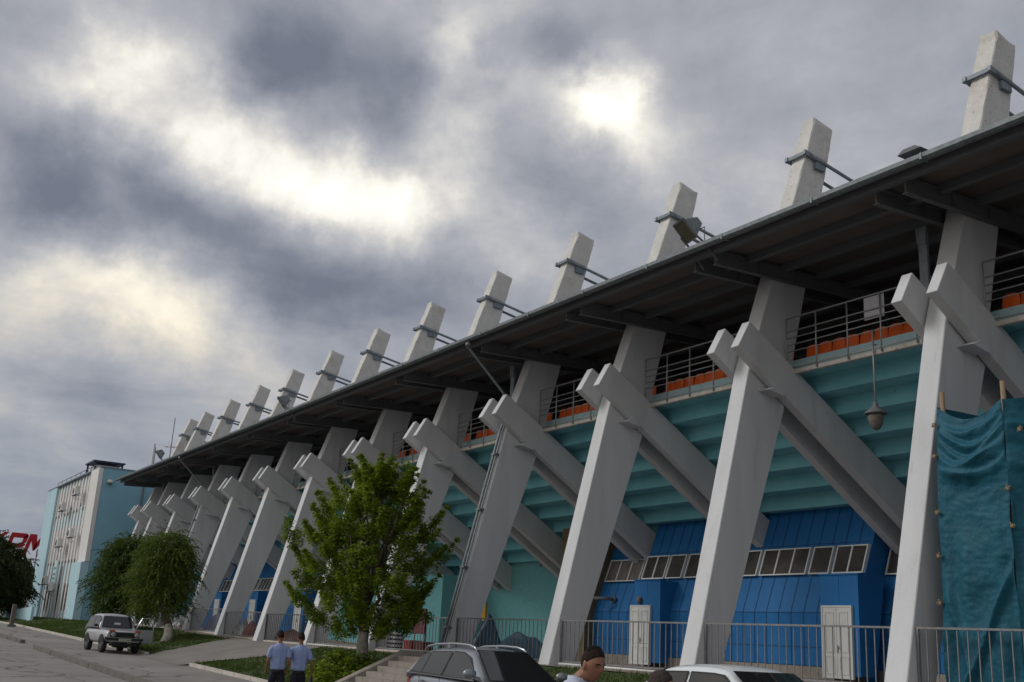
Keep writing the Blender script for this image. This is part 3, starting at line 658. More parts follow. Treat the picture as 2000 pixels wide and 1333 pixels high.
b=MB(); b.bar((TX0,TY+1.0,5.2),(TX1,TY+.9,5.25),.5,.05); b.build('plank',M['wood'],t)
tr=random.Random(5)
for x,z in ((TX0-.0,6.32),(TX0-.03,5.68),(TX0-.04,4.55),(TX0-.06,3.7),(TX0-.08,2.8),(TX1+.02,4.9),(TX1+.06,4.2),(TX1+.14,2.35),(TX1+.30,6.0)):
    b=MB(); y=TY-.08 if x<TX1+.1 else TY+.0
    for q in range(3):
        a=tr.uniform(0,6.3); b.tube([(x,y,z),(x+.04*math.cos(a),y-.05,z+.04*math.sin(a)),(x+.07*math.cos(a+.4),y-.03,z+.06*math.sin(a+.5))],.012,5)
    b.box(x-.03,x+.03,y-.04,y+.02,z-.04,z+.03); b.build('rag_tie',M['wood'],t)

# ---------------------------------------------------------------- things heaped behind the fences
def heap(name,lab,cat,m,cx,cy,rx,ry,h,seed,peak=0,z=None):
    z0=zb(cx) if z is None else z
    b=MB()
    def f(u,v):
        a=u*2*math.pi; r=v; k=1-r; base=(1-r*r)**.8 if not peak else (1-r)**1.15
        n_=noise.noise((math.cos(a)*r*2+seed,math.sin(a)*r*2,seed)); fold=.06*math.sin(a*9+seed*3+n_*4)*r*(1 if peak else .6)
        rr=r*(1+.18*noise.noise((math.cos(a)*2,math.sin(a)*2,seed)))
        return (cx+rx*rr*math.cos(a)+fold,cy+ry*rr*math.sin(a)+fold*.5,z0-.05+h*base*(1+.35*n_)+.02)
    b.grid(f,72,16); bmesh.ops.remove_doubles(b.b,verts=b.b.verts,dist=.002)
    o=b.build(name,m); return tag(o,lab,cat)
heap('tarpaulin_heap','pointed dark blue tarpaulin draped like a tent behind the fence','tarpaulin',M['tarp_dark'],-18.3,1.8,1.0,.7,1.5,2.2,1)
heap('tarpaulin_heap','low dark blue tarpaulin spread right of the pointed one','tarpaulin',M['tarp_dark'],-16.1,1.8,1.5,.7,.85,5.1)
heap('tarpaulin_heap','blue grey tarpaulin heap behind a fence far along the stand','tarpaulin',M['tarp_grey'],-46.4,1.7,1.7,.9,1.0,8.4)
heap('earth_heap','low reddish earth heap below the small white door behind the dark fence','heap',mat('reddish earth',(.19,.10,.08),1,col2=(.13,.075,.06),scale=3,bump=1),-36.0,1.6,1.5,.8,.65,3.3)
plast=mat('clear plastic film',(.42,.43,.43),.25,col2=(.14,.14,.14),scale=11,bump=.6,bscale=18,spec=.6)
heap('plastic_bag','crumpled clear plastic bag behind the fence right of the blue grey tarpaulin','bag',plast,-41.9,1.4,.8,.6,.8,6.6)
heap('plastic_bag','red brown sack beside the crumpled clear plastic bag','bag',mat('red brown sack',(.22,.07,.06),.9,col2=(.14,.05,.045),scale=6,bump=.5),-40.6,1.4,.5,.5,.75,9.6)
heap('plastic_bag','pile of white plastic waste beside the leaning elm trunk','bag',plast,-51.9,1.0,1.6,.7,.75,1.6)
heap('plastic_bag','white plastic waste behind the open door of the silver car','bag',plast,-56.5,.9,1.9,.6,1.1,4.6)
stripe=bpy.data.materials.new('black and white striped cloth'); stripe.use_nodes=True; q=stripe.node_tree; p=q.nodes['Principled BSDF']; p.inputs['Roughness'].default_value=.8
wv_=q.nodes.new('ShaderNodeTexWave'); wv_.bands_direction='Z'; wv_.inputs['Scale'].default_value=2.1; wv_.inputs['Distortion'].default_value=.6; tc_=q.nodes.new('ShaderNodeTexCoord'); q.links.new(tc_.outputs['Object'],wv_.inputs[0])
r_=q.nodes.new('ShaderNodeValToRGB'); r_.color_ramp.elements[0].position=.42; r_.color_ramp.elements[0].color=(.02,.02,.03,1); r_.color_ramp.elements[1].position=.5; r_.color_ramp.elements[1].color=(.5,.5,.52,1); q.links.new(wv_.outputs[1],r_.inputs[0]); q.links.new(r_.outputs[0],p.inputs[0])
def bag(lab,x,y,w,d,h,m,name='bag',cat='bag'):
    b=MB(); z=zb(x)
    def f(u,v):
        a=u*2*math.pi; c=(abs(math.cos(a))**.5)*(1 if math.cos(a)>0 else -1); s=(abs(math.sin(a))**.5)*(1 if math.sin(a)>0 else -1); k=1-.25*v**3+.05*noise.noise((c*2,s*2,v*3+x))
        if v>.93: k*=.55
        return (x+w/2*c*k,y+d/2*s*k,z+h*v)
    b.grid(f,32,14); t=b.b.faces; 
    b.tube([(x-w*.25,y,z+h*.95),(x-w*.2,y,z+h*1.2),(x+w*.2,y,z+h*1.2),(x+w*.25,y,z+h*.95)],.018,6)
    b.box(x-w*.3,x+w*.3,y-d*.3,y+d*.3,z+h*.9,z+h*.97,bev=.02)
    return tag(b.build(name,m),lab,cat)
bag('black and white striped bag standing behind the fence by the box elder',-23.9,1.1,.85,.5,.72,stripe)
redm=mat('faded red plastic',(.30,.05,.04),.6,col2=(.2,.04,.035),scale=5); redd=mat('dark red plastic',(.12,.025,.03),.6,col2=(.08,.02,.02),scale=5)
def crate(lab,x,y,w,d,h,m):
    b=MB(); z=zb(x); b.box(x-w/2,x+w/2,y-d/2,y+d/2,z,z+h*.96,bev=.02); b.box(x-w/2-.02,x+w/2+.02,y-d/2-.02,y+d/2+.02,z+h*.86,z+h,bev=.01)
    for q in range(4): xx=x-w/2+w*(q+.5)/4; b.box(xx-.02,xx+.02,y-d/2-.015,y-d/2,z+.03,z+h*.85)
    return tag(b.build('crate',m),lab,'crate','red crates behind the fence')
crate('faded bright red crate, left one of the pair behind the fence',-23.0,1.4,.55,.45,.45,redm); crate('darker red crate touching the bright red one behind the fence',-22.1,1.4,.7,.45,.42,redd)
b=MB(); b.box(-26.2,-25.1,3.0,3.06,1.75,2.75,bev=.01); b.tube([(-26.1,3.1,1),(-26.1,3.1,2.7)],.03,6); b.tube([(-25.2,3.1,1),(-25.2,3.1,2.7)],.03,6)
tag(b.build('red_board',redd),'dark red board on legs in front of the teal stucco wall','board')
b=MB(); b.box(-29.1,-28.75,8,8.1,2.5,3.3,bev=.01); b.tube([(-28.9,8.14,1),(-28.9,8.14,3.2)],.03,6)
tag(b.build('yellow_board',mat('yellow paint',(.40,.24,.02),.6,col2=(.33,.19,.02),scale=4)),'narrow yellow board half hidden behind a leaning frame','board')

# ---------------------------------------------------------------- stairs up the bank
t=thing('stone_steps','worn stone steps climbing the bank between the box elder and the grey suv','steps')
b=MB(); ns=7
for k in range(ns):
    z1=-.05+(k+1)*(1.06+.05)/ns; y0=-4.75+k*.34
    b.box(-16.0,-12.3,y0+rnd.uniform(-.01,.01),y0+.36 if k<ns-1 else -.8,-.4,z1-.0,bev=.018)
b.build('tread',M['step'],t)
b=MB(); b.prism([(-5.0,-.4),(-5.0,.02),(-2.45,1.22),(-1.4,1.22),(-1.4,-.4)],'x',-16.35,-16.0,bev=.02); b.build('side_wall',M['step'],t)
b=MB(); b.prism([(-5.0,-.4),(-5.0,.02),(-2.45,1.22),(-1.4,1.22),(-1.4,-.4)],'x',-12.3,-11.95,bev=.02); b.build('side_wall',M['step'],t)

# ---------------------------------------------------------------- office building at the far end
pale=mat('pale blue plaster',(.42,.60,.67),.85,col2=(.37,.55,.62),scale=.6,bump=.15,spots=[((.15,.26,.3),.9,.62,.8)],anis=(1,1,.3))
side=mat('blue plaster',(.22,.42,.52),.85,col2=(.19,.37,.47),scale=.4,bump=.15)
pil=mat('pinkish white plaster',(.68,.675,.67),.85,col2=(.60,.59,.58),scale=.8,bump=.2,anis=(1,1,.25),spots=[((.27,.24,.22),2,.6,.8)])
blind=mat('beige window blinds',(.50,.48,.47),.6,col2=(.40,.38,.37),scale=2)
off=thing('office_building','pale blue three storey office block with white pilasters at the far end','building')
BX0,BX1,BY,BZ=-96.5,-74.4,-.45,13.2
b=MB(); b.box(BX0,BX1-.02,BY+.25,14,1.0,BZ); b.build('wall',pale,off)
b=MB(); b.box(BX1-.019,BX1+.02,BY+.26,14,1.0,BZ-.02); b.build('end_wall',side,off)
b=MB(); b.box(BX0-.06,-92.1,BY-.02,BY+.24,1.0,BZ); b.build('wall_panel',pale,off)
b=MB(); b.box(BX0-.12,BX1+.06,BY-.05,14.05,BZ,BZ+.10); b.build('parapet_cap',M['steel_blue'],off)
b=MB(); b.box(-77.3,BX1+.03,BY-.10,BY+.24,5.9,BZ-.01,bev=.02); b.build('corner_pier',pil,off)
b=MB(); b.box(-77.6,BX1+.05,BY-.35,BY+.24,1.0,5.85,bev=.02); b.build('corner_block',pale,off)
for x in (-92.0,-90.7,-89.4,-88.1,-86.8,-85.5,-84.2,-82.9,-81.6,-80.4,-79.2,-78.0):
    b=MB(); b.box(x-.24,x+.24,BY+.17,BY+.24,1.0,BZ-.01,bev=.015); b.build('pilaster',pil,off)
xs=[-91.35,-90.05,-88.75,-87.45,-86.15,-84.85,-83.55,-82.25,-81.0,-79.8,-78.6]
for q,x in enumerate(xs):
    for z0,z1 in ((10.5,12.8),(6.3,9.1)) if q%3!=2 else ((6.3,9.1),(10.9,12.4)):
        b=MB(); b.box(x-.36,x+.36,BY+.225,BY+.245,z0,z1); o=b.build('window',blind,off)
        s_=MB(); s_.box(x-.38,x+.38,BY+.17,BY+.24,z0-.16,z0-.01); s_.build('sill',M['steel_dark'],o)
    if q in (1,2,5,7,8,9,10):
        b=MB(); z1=4.3; b.box(x-.30,x+.30,BY+.20,BY+.245,2.2 if q!=5 else 1.7,z1-.25); 
        b.prism([(x-.36,z1-.25),(x+.36,z1-.25),(x+.25,z1-.02),(x,z1+.08),(x-.25,z1-.02)],'y',BY+.20,BY+.245); b.build('window' if q!=5 else 'entrance_door',M['glass'],off)
b=MB(); b.box(-82.0,-78.6,BY+.2,2.3,BZ+1.0,BZ+1.12); b.build('roof_canopy',mat('navy metal',(.03,.04,.09),.5),off)
b=MB()
for x,y in ((-81.8,BY+.4),(-78.8,BY+.4),(-78.8,2.1),(-81.8,2.1)): b.box(x-.07,x+.07,y-.07,y+.07,BZ+.1,BZ+1.0)
b.build('canopy_frame',mat('navy metal',(.03,.04,.09),.5),off)
b=MB(); b.box(-81.5,-78.9,BY+.6,1.9,BZ+.1,BZ+.75); b.build('roof_housing',pil,off)
b=MB(); b.tube([(BX1+.08,3.0,BZ-.1),(BX1+.08,3.0,7),(BX1+.08,3.0,1.4)],.07,8); b.lathe([(.07,0),(.15,.1),(.15,.25)],(BX1+.08,3.0,BZ-.35),10); b.build('drain_pipe',M['steel_dark'],off)
b=MB(); b.tube([(-92,BY-.03,BZ+.35),(-76,BY-.03,BZ+.35)],.03,5)
for x in range(-92,-75,2): b.tube([(x,BY-.03,BZ+.05),(x,BY-.03,BZ+.4)],.02,5)
b.build('parapet_rail',M['steel_dark'],off)
b=MB(); b.box(-85.6,-84.4,BY-.30,BY-.23,4.5,6.3)
for z in (4.75,5.1,5.6): b.box(-85.4,-84.6,BY-.32,BY-.301,z,z+.12,mi=1)
b.build('wall_plaque',[M['teal_light'],M['steel_blue']],off)
t=thing('security_lamp','round white lamp under the top corner of the office end wall','lamp',(-74.3,.35,12.05))
b=MB(); b.lathe([(.05,.26),(.2,.22),(.22,.05),(.2,0)],(.15,0,0),14); b.build('lamp_cover',M['white_paint'],t); b=MB(); b.lathe([(.19,0),(.16,-.1),(.08,-.16)],(.15,0,0),14); b.box(-.05,.1,-.05,.05,.02,.12); b.build('lens',M['steel_dark'],t)
acs=[(-80.4,11.45,'highest air conditioner, between the two pilasters nearest the corner'),(-85.4,10.5,'second highest air conditioner on the pale office front'),(-79.7,7.95,'air conditioner at middle height nearest the corner of the office'),
(-84.4,7.4,'air conditioner at middle height, farther from the office corner'),(-87.7,4.35,'tall air conditioner left of the office entrance'),(-84.9,3.75,'large air conditioner right above the office entrance door')]
for x,z,lab in acs:
    t=thing('air_conditioner',lab,'air conditioner',(x,BY-.35,z),0,'air conditioners on the office front')
    b=MB(); b.box(-.55,.55,-.3,.05,0,.72,bev=.03); b.build('casing',pil,t)
    b=MB(); b.lathe([(.27,-.0),(.27,.015),(.05,.03)],(-.12,-.33,.36),16,axis='y'); b.build('fan_grille',M['steel_dark'],t)
    for s in (-.4,.4): b=MB(); b.box(s-.02,s+.02,-.35,.12,-.05,-.005); b.bar((s,-.3,-.03),(s,.12,-.4),.03,.03); b.build('bracket',M['steel_dark'],t)
    b=MB(); b.tube([(.5,0,.2),(.58,.05,.1),(.5,.2,.0)],.025,6); b.build('hose',M['steel_dark'],t)
b=MB(); b.prism([(-92.0,1.0),(-92,2.05),(-83.5,2.15),(-77.8,2.35),(-77.8,1.0)],'y',-3.2,-3.0); b.box(-88.2,-86.9,-3.25,-3.2,1.6,2.1,mi=1)
tag(b.build('ramp_wall',[pale,M['steel_dark']]),'low pale blue ramp wall before the office entrance','wall')

# ---------------------------------------------------------------- red letters on a far building
FX=-150.0
t=thing('far_building','long white shop building seen beyond the trees at the far left','building')
b=MB(); b.box(FX-20,FX,-45,12,.8,7.6); b.build('wall',M['white_paint'],t)
b=MB(); b.box(FX-20.3,FX+.3,-45.3,12.3,7.6,8.0); b.build('parapet',M['kerb'],t)
for y in range(-42,9,4):
    b=MB(); b.box(FX,FX+.06,y-.9,y+.9,2.8,4.6); w_=b.build('window',M['glass'],t); b=MB(); b.box(FX+.01,FX+.12,y-1,y+1,2.65,2.79); b.build('sill',M['kerb'],w_)
redl=mat('red letter panels',(.42,.012,.02),.5,col2=(.36,.01,.018),scale=1)
sg=thing('roof_sign','large red slanted letters standing above the far white building','sign')
LH=3.0; LZ=9.75
def letter(strokes,y,w):
    b=MB(); sh=.30
    for poly in strokes: b.prism([(y+px*w+pz*sh*LH*.8,LZ+pz*LH) for px,pz in poly],'x',FX-.8,FX-.5)
    for s_ in (.2,.8): b.tube([(FX-.95,y+s_*w,8.0),(FX-.95,y+s_*w,LZ+1)],.08,5,mi=1)
    b.build('letter',[redl,M['steel_dark']],sg)
letter([[(0,0),(.22,0),(.22,1),(0,1)],[(.22,.42),(.34,.38),(1,1),(.72,1),(.22,.62)],[(.36,.52),(.52,.64),(1,0),(.72,0)]],1.05,2.2)
letter([[(0,0),(.22,0),(.22,1),(0,1)],[(.22,.78),(.78,.78),(.97,.86),(.85,1),(.22,1)],[(.76,.5),(1,.58),(1,.9),(.9,.98),(.76,.82)],[(.22,.32),(.85,.32),(1,.46),(.9,.56),(.76,.52),(.22,.52)]],3.55,2.3)
letter([[(0,0),(.2,0),(.2,1),(0,1)],[(.2,1),(.2,.70),(.46,.25),(.54,.25),(.54,.55),(.36,1)],[(.8,1),(.8,.70),(.54,.25),(.46,.25),(.46,.55),(.64,1)],[(.8,0),(1,0),(1,1),(.8,1)]],5.95,2.5)
t=thing('kiosk','small white kiosk with a red roof edge beyond the dark tree','kiosk',(-96,-5.5,1.15))
b=MB(); b.box(-2,2,-1.3,1.3,0,2.5,bev=.03); b.build('wall',M['white_paint'],t); b=MB(); b.box(-2.2,2.2,-1.55,1.5,2.5,2.75,bev=.03); b.build('roof',redm,t)
b=MB(); b.box(.3,1.5,-1.36,-1.3,1.1,1.95); b.box(1.99,2.05,-.6,.6,1.1,1.95); b.build('window',M['glass'],t); b=MB(); b.box(-2.3,2.6,-1.9,-1.7,.75,.85); b.tube([(-2,-1.8,0),(-2,-1.8,.8)],.03,5); b.tube([(2.3,-1.8,0),(2.3,-1.8,.8)],.03,5); b.build('counter',M['steel_dark'],t)
# post by the kerb
t=thing('concrete_post','leaning dark grey post at the kerb beside the ramp wall','post',(-68,-5.9,.9)); b=MB(); b.prism([(-.17,0),(.17,0),(.22,1.45),(-.08,1.45)],'y',-.13,.13,bev=.02); b.build('post',M['kerb'],t); b=MB(); b.box(-.3,.3,-.25,.25,-.1,.12,bev=.03); b.build('base',M['steel_dark'],t)

# ---------------------------------------------------------------- people
def ev_mesh(ob):
    dg=bpy.context.evaluated_depsgraph_get(); dg.update(); e=ob.evaluated_get(dg); me=bpy.data.meshes.new_from_object(e); return me
def skin(chains,name,sub=2,extra=None,vox=None,smooth=4):
    """chains: lists of (x,y,z,rx,ry); each is a skinned limb; all fused by a voxel remesh"""
    tot=bmesh.new()
    for ch in chains:
        me=bpy.data.meshes.new('s'); me.from_pydata([c[:3] for c in ch],[(i,i+1) for i in range(len(ch)-1)],[]); ob=bpy.data.objects.new('s',me); COL.objects.link(ob)
        m=ob.modifiers.new('k','SKIN'); m.use_smooth_shade=True
        for i,c in enumerate(ch): me.skin_vertices[0].data[i].radius=(c[3],c[4] if len(c)>4 else c[3])
        me.skin_vertices[0].data[0].use_root=True
        q=ob.modifiers.new('u','SUBSURF'); q.levels=sub; q.render_levels=sub
        r=ev_mesh(ob); tot.from_mesh(r); bpy.data.objects.remove(ob); bpy.data.meshes.remove(r)
    if extra:
        for e in extra: 
            t_=bpy.data.meshes.new('e'); e.b.to_mesh(t_); tot.from_mesh(t_); e.b.free()
    me=bpy.data.meshes.new(name); tot.to_mesh(me); tot.free()
    if vox:
        ob=bpy.data.objects.new('v',me); COL.objects.link(ob); m=ob.modifiers.new('r','REMESH'); m.mode='VOXEL'; m.voxel_size=vox; m.use_smooth_shade=True
        q=ob.modifiers.new('c','SMOOTH'); q.factor=.5; q.iterations=smooth
        r=ev_mesh(ob); bpy.data.objects.remove(ob); me=r; me.name=name
    for p in me.polygons: p.use_smooth=True
    return me
def head(b,c,rz,tilt=0,s=1.0):
    """head as a shaped ellipsoid with nose, brow, ears and chin; +Y local is the face"""
    def f(u,v):
        a=u*2*math.pi; t=math.pi*v; x=math.sin(t)*math.cos(a); y=math.sin(t)*math.sin(a); z=math.cos(t)
        X=x*.076; Y=y*.096; Z=z*.118
        if z<0: k=1+z*.30; X*=k; Y*=(1+z*.12)
        if y>0:
            Y*=.93
            # brow, sockets, nose, lips, chin
            Y+=.006*math.exp(-((Z-.028)/.012)**2)*math.exp(-(x/.5)**2)
            for e in (-.032,.032): Y-=.010*math.exp(-((Z-.008)/.013)**2-((X-e)/.016)**2)*(y>0)
            Y+=.024*math.exp(-((Z+.022)/.020)**2-(X/.012)**2)+.012*math.exp(-((Z-.0)/.022)**2-(X/.010)**2)
            Y+=.007*math.exp(-((Z+.062)/.012)**2-(X/.022)**2); Y-=.004*math.exp(-((Z+.063)/.0035)**2-(X/.022)**2)
            Y+=.010*math.exp(-((Z+.098)/.016)**2-(X/.024)**2)
        else: Y*=1.03
        return (X*s,Y*s,Z*s)
    h=MB(); h.grid(f,56,44); bmesh.ops.remove_doubles(h.b,verts=h.b.verts,dist=.0004)
    for e in (-1,1):
        h.lathe([(.004,-.006),(.017,-.005),(.019,.003),(.012,.006),(.008,.001)],(0,0,0),14,axis='x') if 0 else None
        q=MB(); q.lathe([(.006,-.008),(.018,-.006),(.021,.004),(.013,.007),(.006,.002)],(0,0,0),14,axis='x')
        q.xf(Matrix.Translation((e*.078*s,-.008,-.005))@Matrix.Rotation(e*R(-22),4,'Z')@Matrix.Diagonal((e,.85,1.5,1))); t_=bpy.data.meshes.new('e'); q.b.to_mesh(t_); h.b.from_mesh(t_); q.b.free()
    m=Matrix.Translation(Vector(c))@Matrix.Rotation(rz,4,'Z')@Matrix.Rotation(tilt,4,'X'); h.xf(m); return h,m
def hair(m,mt,par,length=.0,s=1.0,top=1.0,front=.028):
    b=MB()
    def f(u,v):
        a=u*2*math.pi; 
        fr=max(0,math.sin(a))       # 1 at the face
        vmax=(.53+length)-(.255+length)*fr**.5*(1 if fr>0 else 0)-(.0 if fr>0 else -.03)
        # short sideburns in front of the ears
        t=math.pi*v*vmax; x=math.sin(t)*math.cos(a); y=math.sin(t)*math.sin(a); z=math.cos(t)
        th=(.002+.006*sm((.55-v)*5))+.014*top*max(0,z)+.0025*noise.noise((x*9,y*9,z*9))+.002*noise.noise((x*26,y*26,z*7)); k=(1-.9*v**9)
        X=x*(.076+th*k); Y=y*(.096*(.95 if y>0 else 1.03)+th*k); Z=z*(.118+th*k)
        return (X*s,Y*s,Z*s)
    b.grid(f,64,30)
    for i_,f_ in enumerate(list(b.b.faces)):
        j_=i_%30; 
        if j_>=12+2*math.sin(i_*1.7) : f_.material_index=1
    bmesh.ops.remove_doubles(b.b,verts=b.b.verts,dist=.0004); b.xf(m)
    return b.build('hair',[mt,M['hair_fade'] if mt==M['hair'] else mt],par)
def face_bits(m,par,s=1.0,moustache=False):
    for nm,col,items in (('eye',M['eye'],((-.031,.0775,.007),(.031,.0775,.007))),):
        for x,y,z in items:
            b=MB(); b.lathe([(.001,-.006),(.008,-.004),(.011,0),(.008,.004),(.001,.006)],(0,0,0),12,axis='z'); b.xf(m@Matrix.Translation((x*s,(y-.006)*s,z*s))@Matrix.Diagonal((1.15,.8,.55,1))); b.build(nm,col,par)
    b=MB()
    for e in (-1,1):
        b.tube([m@Vector((e*.047*s,.073*s,.022*s)),m@Vector((e*.032*s,.0845*s,.028*s)),m@Vector((e*.014*s,.0905*s,.024*s))],[.002,.0042,.003],6)
    b.build('eyebrows',M['hair'],par)
    b=MB(); b.tube([m@Vector((-.020*s,.072*s,-.064*s)),m@Vector((0,.0805*s,-.0625*s)),m@Vector((.020*s,.072*s,-.064*s))],[.0015,.0042,.0015],6); b.build('lips',M['lips'],par)
M['skin']=mat('tanned skin',(.27,.135,.085),.5,col2=(.22,.10,.065),scale=9,spec=.35,bump=.08,bscale=90)
M['eye']=mat('eye',(.05,.04,.035),.2)
M['lips']=mat('lips',(.22,.085,.065),.5)
M['hair']=mat('black hair',(.006,.005,.005),.8,col2=(.012,.009,.008),scale=40,bump=.8,bscale=120,spec=.12,anis=(1,1,.3))
M['hair_fade']=mat('short cropped hair',(.040,.026,.020),.9,col2=(.016,.011,.009),scale=60,bump=.4,bscale=150,spec=.1)
M['hair_brown']=mat('dark brown hair',(.02,.011,.009),.45,col2=(.035,.018,.013),scale=30,bump=.7,bscale=100)
M['shirt']=mat('light blue uniform shirt',(.27,.34,.56),.85,col2=(.23,.30,.50),scale=5,bump=.9,bscale=9)
M['shirt_pale']=mat('very pale blue shirt',(.46,.50,.62),.85,col2=(.40,.44,.56),scale=5,bump=.8,bscale=11)
M['trouser']=mat('dark navy trousers',(.012,.013,.020),.85,col2=(.018,.019,.028),scale=4,bump=.6,bscale=9)
M['shoe']=mat('black leather shoes',(.012,.012,.012),.35)
M['black']=mat('black cloth',(.014,.014,.016),.8,bump=.4,bscale=20)
def person(lab,loc,rz,H=1.76,hair_m='hair',shirt='shirt',sleeve='short',head_rz=0,head_tilt=0,armL=None,armR=None,stride=.0,fem=False,group=None,detail=False,trouser='trouser',hairlen=0.0,top=1.0,fwd=0.0,drop=0.0):
    """local +Y is the way the body faces; armX: elbow and wrist offsets from the shoulder"""
    t=thing('person',lab,'person',loc,rz,group); k=H/1.76; sh=(.185 if not fem else .165)
    def P(*a): return tuple(v*k for v in a)
    hip=.93; sz=1.44
    def leg(s,st):
        return [(s*.085,0,hip),(s*.10,st*.16+.02,.50),(s*.10,st*.30-.03,.09)],st
    jl={}
    for s,nm,ov in ((-1,'L',armL),(1,'R',armR)):
        S=Vector((s*sh,-.01,sz-.035)); e,wv2=(ov if ov else ((s*.055,.0,-.29),(s*.07,.06,-.53)))
        jl[nm]=(S,S+Vector(e),S+Vector(wv2))
    C=[]
    C.append([(0,0,.93,.14,.10),(0,.005,1.08,.125,.09),(0,.0,1.25,.145,.10),(0,-.005,1.40,.15,.085),(0,-.005,1.475,.07,.06),(0,.005+fwd*.5,1.53-drop*.5,.056,.058),(0,.012+fwd*.85,1.60-drop,.054,.058)])
    for s,st in ((-1,stride),(1,-stride)):
        L3,_=leg(s,st); C.append([L3[0]+(.095,.10),L3[0][:2]+(.80,.088,.09),L3[1]+(.058,.06),(L3[1][0],(L3[1][1]+L3[2][1])/2-.02,.32,.055,.058),L3[2]+(.037,.04)])
        C.append([L3[2][:2]+(.085,.04,.04),(L3[2][0],L3[2][1]+.08,.045,.042,.03),(L3[2][0]+s*.01,L3[2][1]+.17,.03,.036,.022)])
    for nm in 'LR':
        S,E_,W_=jl[nm]; s=-1 if nm=='L' else 1
        C.append([(s*.08,-.005,sz-.03,.055,.055),tuple(S)+(.055,.055),tuple(S.lerp(E_,.5))+(.046,.046),tuple(E_)+(.037,.037),tuple(E_.lerp(W_,.35))+(.038,.037),tuple(W_)+(.025,.022)])
        d=(W_-E_).normalized(); side_=Vector((0,1,0))-d*d.y; side_.normalize(); nr=d.cross(side_)
        pc=W_+d*.055; C.append([tuple(W_)+(.024,.02),tuple(pc)+(.036,.016),tuple(W_+d*.09)+(.034,.014)])
        for q,(o_,ln) in enumerate(((.030,.062),(.011,.072),(-.009,.068),(-.028,.052))):
            a0=W_+d*.085+side_*o_; inw=nr*(-s)
            a1=a0+d*ln*.5+inw*.008; a2=a1+d*ln*.36+inw*.018; a3=a2+d*ln*.2+inw*.018
            C.append([tuple(a0)+(.0095,),tuple(a1)+(.009,),tuple(a2)+(.0085,),tuple(a3)+(.007,)])
        a0=W_+d*.03+side_*.026; a1=a0+d*.03+side_*.022; a2=a1+d*.03+side_*.006-nr*s*.006; C.append([tuple(a0)+(.012,),tuple(a1)+(.0105,),tuple(a2)+(.009,)])
    hc=(0,.028+fwd+.05*math.sin(-head_tilt),1.64-drop)
    hd,hm=head(None,hc,head_rz,head_tilt,.98)
    body=skin(C,'person_body',1,[hd],vox=.0085 if detail else .011,smooth=3)
    body.transform(Matrix.Scale(k,4)); body.materials.append(M['skin'])
    o=bpy.data.objects.new('body',body); COL.objects.link(o); o.parent=t
    hm=Matrix.Scale(k,4)@hm
    hair(hm,M[hair_m],t,hairlen,.98,top)
    face_bits(hm,t,.98)
    # shirt: torso and sleeves
    C=[[(0,0,.925,.175,.135),(0,0,.97,.192,.150),(0,.005,1.08,.182,.135),(0,.0,1.25,.205,.140),(0,-.008,1.375,.215,.125),(0,-.006,1.445,.165,.095),(0,.0,1.495,.085,.078)]]
    for nm in 'LR':
        S,E_,W_=jl[nm]; s=-1 if nm=='L' else 1
        if sleeve=='short': C.append([(s*.08,-.005,sz-.035,.07,.075),tuple(S+Vector((-s*.012,0,0)))+(.068,.072),tuple(S.lerp(E_,.35))+(.060,.066),tuple(S.lerp(E_,.85))+(.066,.070)])
        else: C.append([(s*.07,-.005,sz-.03,.07,.075),tuple(S)+(.072,.075),tuple(S.lerp(E_,.5))+(.06,.06),tuple(E_)+(.052,.052),tuple(E_.lerp(W_,.9))+(.04,.04)])
    me=skin(C,'shirt',1,vox=.012,smooth=3)
    for v in me.vertices:
        c=v.co; n_=noise.noise((c.x*9,c.y*9,c.z*6)); v.co+=v.normal*(.008*n_+.004*noise.noise((c.x*22,c.y*22,c.z*16)))
    me.transform(Matrix.Scale(k,4)); me.materials.append(M[shirt]); o=bpy.data.objects.new('shirt',me); COL.objects.link(o); o.parent=t
    b=MB()   # collar
    def cf(u,v):
        a=u*2*math.pi; r=.066+.012*v; return (r*math.cos(a)*1.0*k,(r*math.sin(a)+.002)*k,(1.475+.045*(1-abs(v-.5)*2)-(.02*max(0,math.sin(a)))+ (.0 if v<.5 else -.015))*k)
    b.grid(cf,32,4); b.build('collar',M[shirt],t)
    # trousers and shoes
    C=[[(0,0,.985,.150,.112),(0,.0,.90,.158,.125)]]
    for s,st in ((-1,stride),(1,-stride)):
        L3,_=leg(s,st); C.append([(s*.06,0,.95,.10,.105),L3[0][:2]+(.80,.103,.108),L3[1]+(.078,.08),(L3[1][0],(L3[1][1]+L3[2][1])/2-.02,.30,.072,.078),L3[2][:2]+(.12,.068,.075)])
    me=skin(C,'trousers',1,vox=.013,smooth=3)
    for v in me.vertices: c=v.co; v.co+=v.normal*(.006*noise.noise((c.x*9,c.y*9,c.z*5)))
    me.transform(Matrix.Scale(k,4)); me.materials.append(M[trouser]); o=bpy.data.objects.new('trousers',me); COL.objects.link(o); o.parent=t
    b=MB()
    def belt(u,v): a=u*2*math.pi; return (.150*math.cos(a)*k,(.118*math.sin(a))*k,(.885+.04*v)*k)
    b.grid(belt,40,1); b.build('belt',M['shoe'],t)
    for s,st in ((-1,stride),(1,-stride)):
        L3,_=leg(s,st); x,y=L3[2][:2]; me=skin([[(x,y-.03,.06,.05,.055),(x,y+.07,.05,.05,.045),(x+s*.01,y+.19,.038,.045,.033)]],'shoe',2); me.transform(Matrix.Scale(k,4)); me.materials.append(M['shoe']); o=bpy.data.objects.new('shoe',me); COL.objects.link(o); o.parent=t
    return t,jl,k
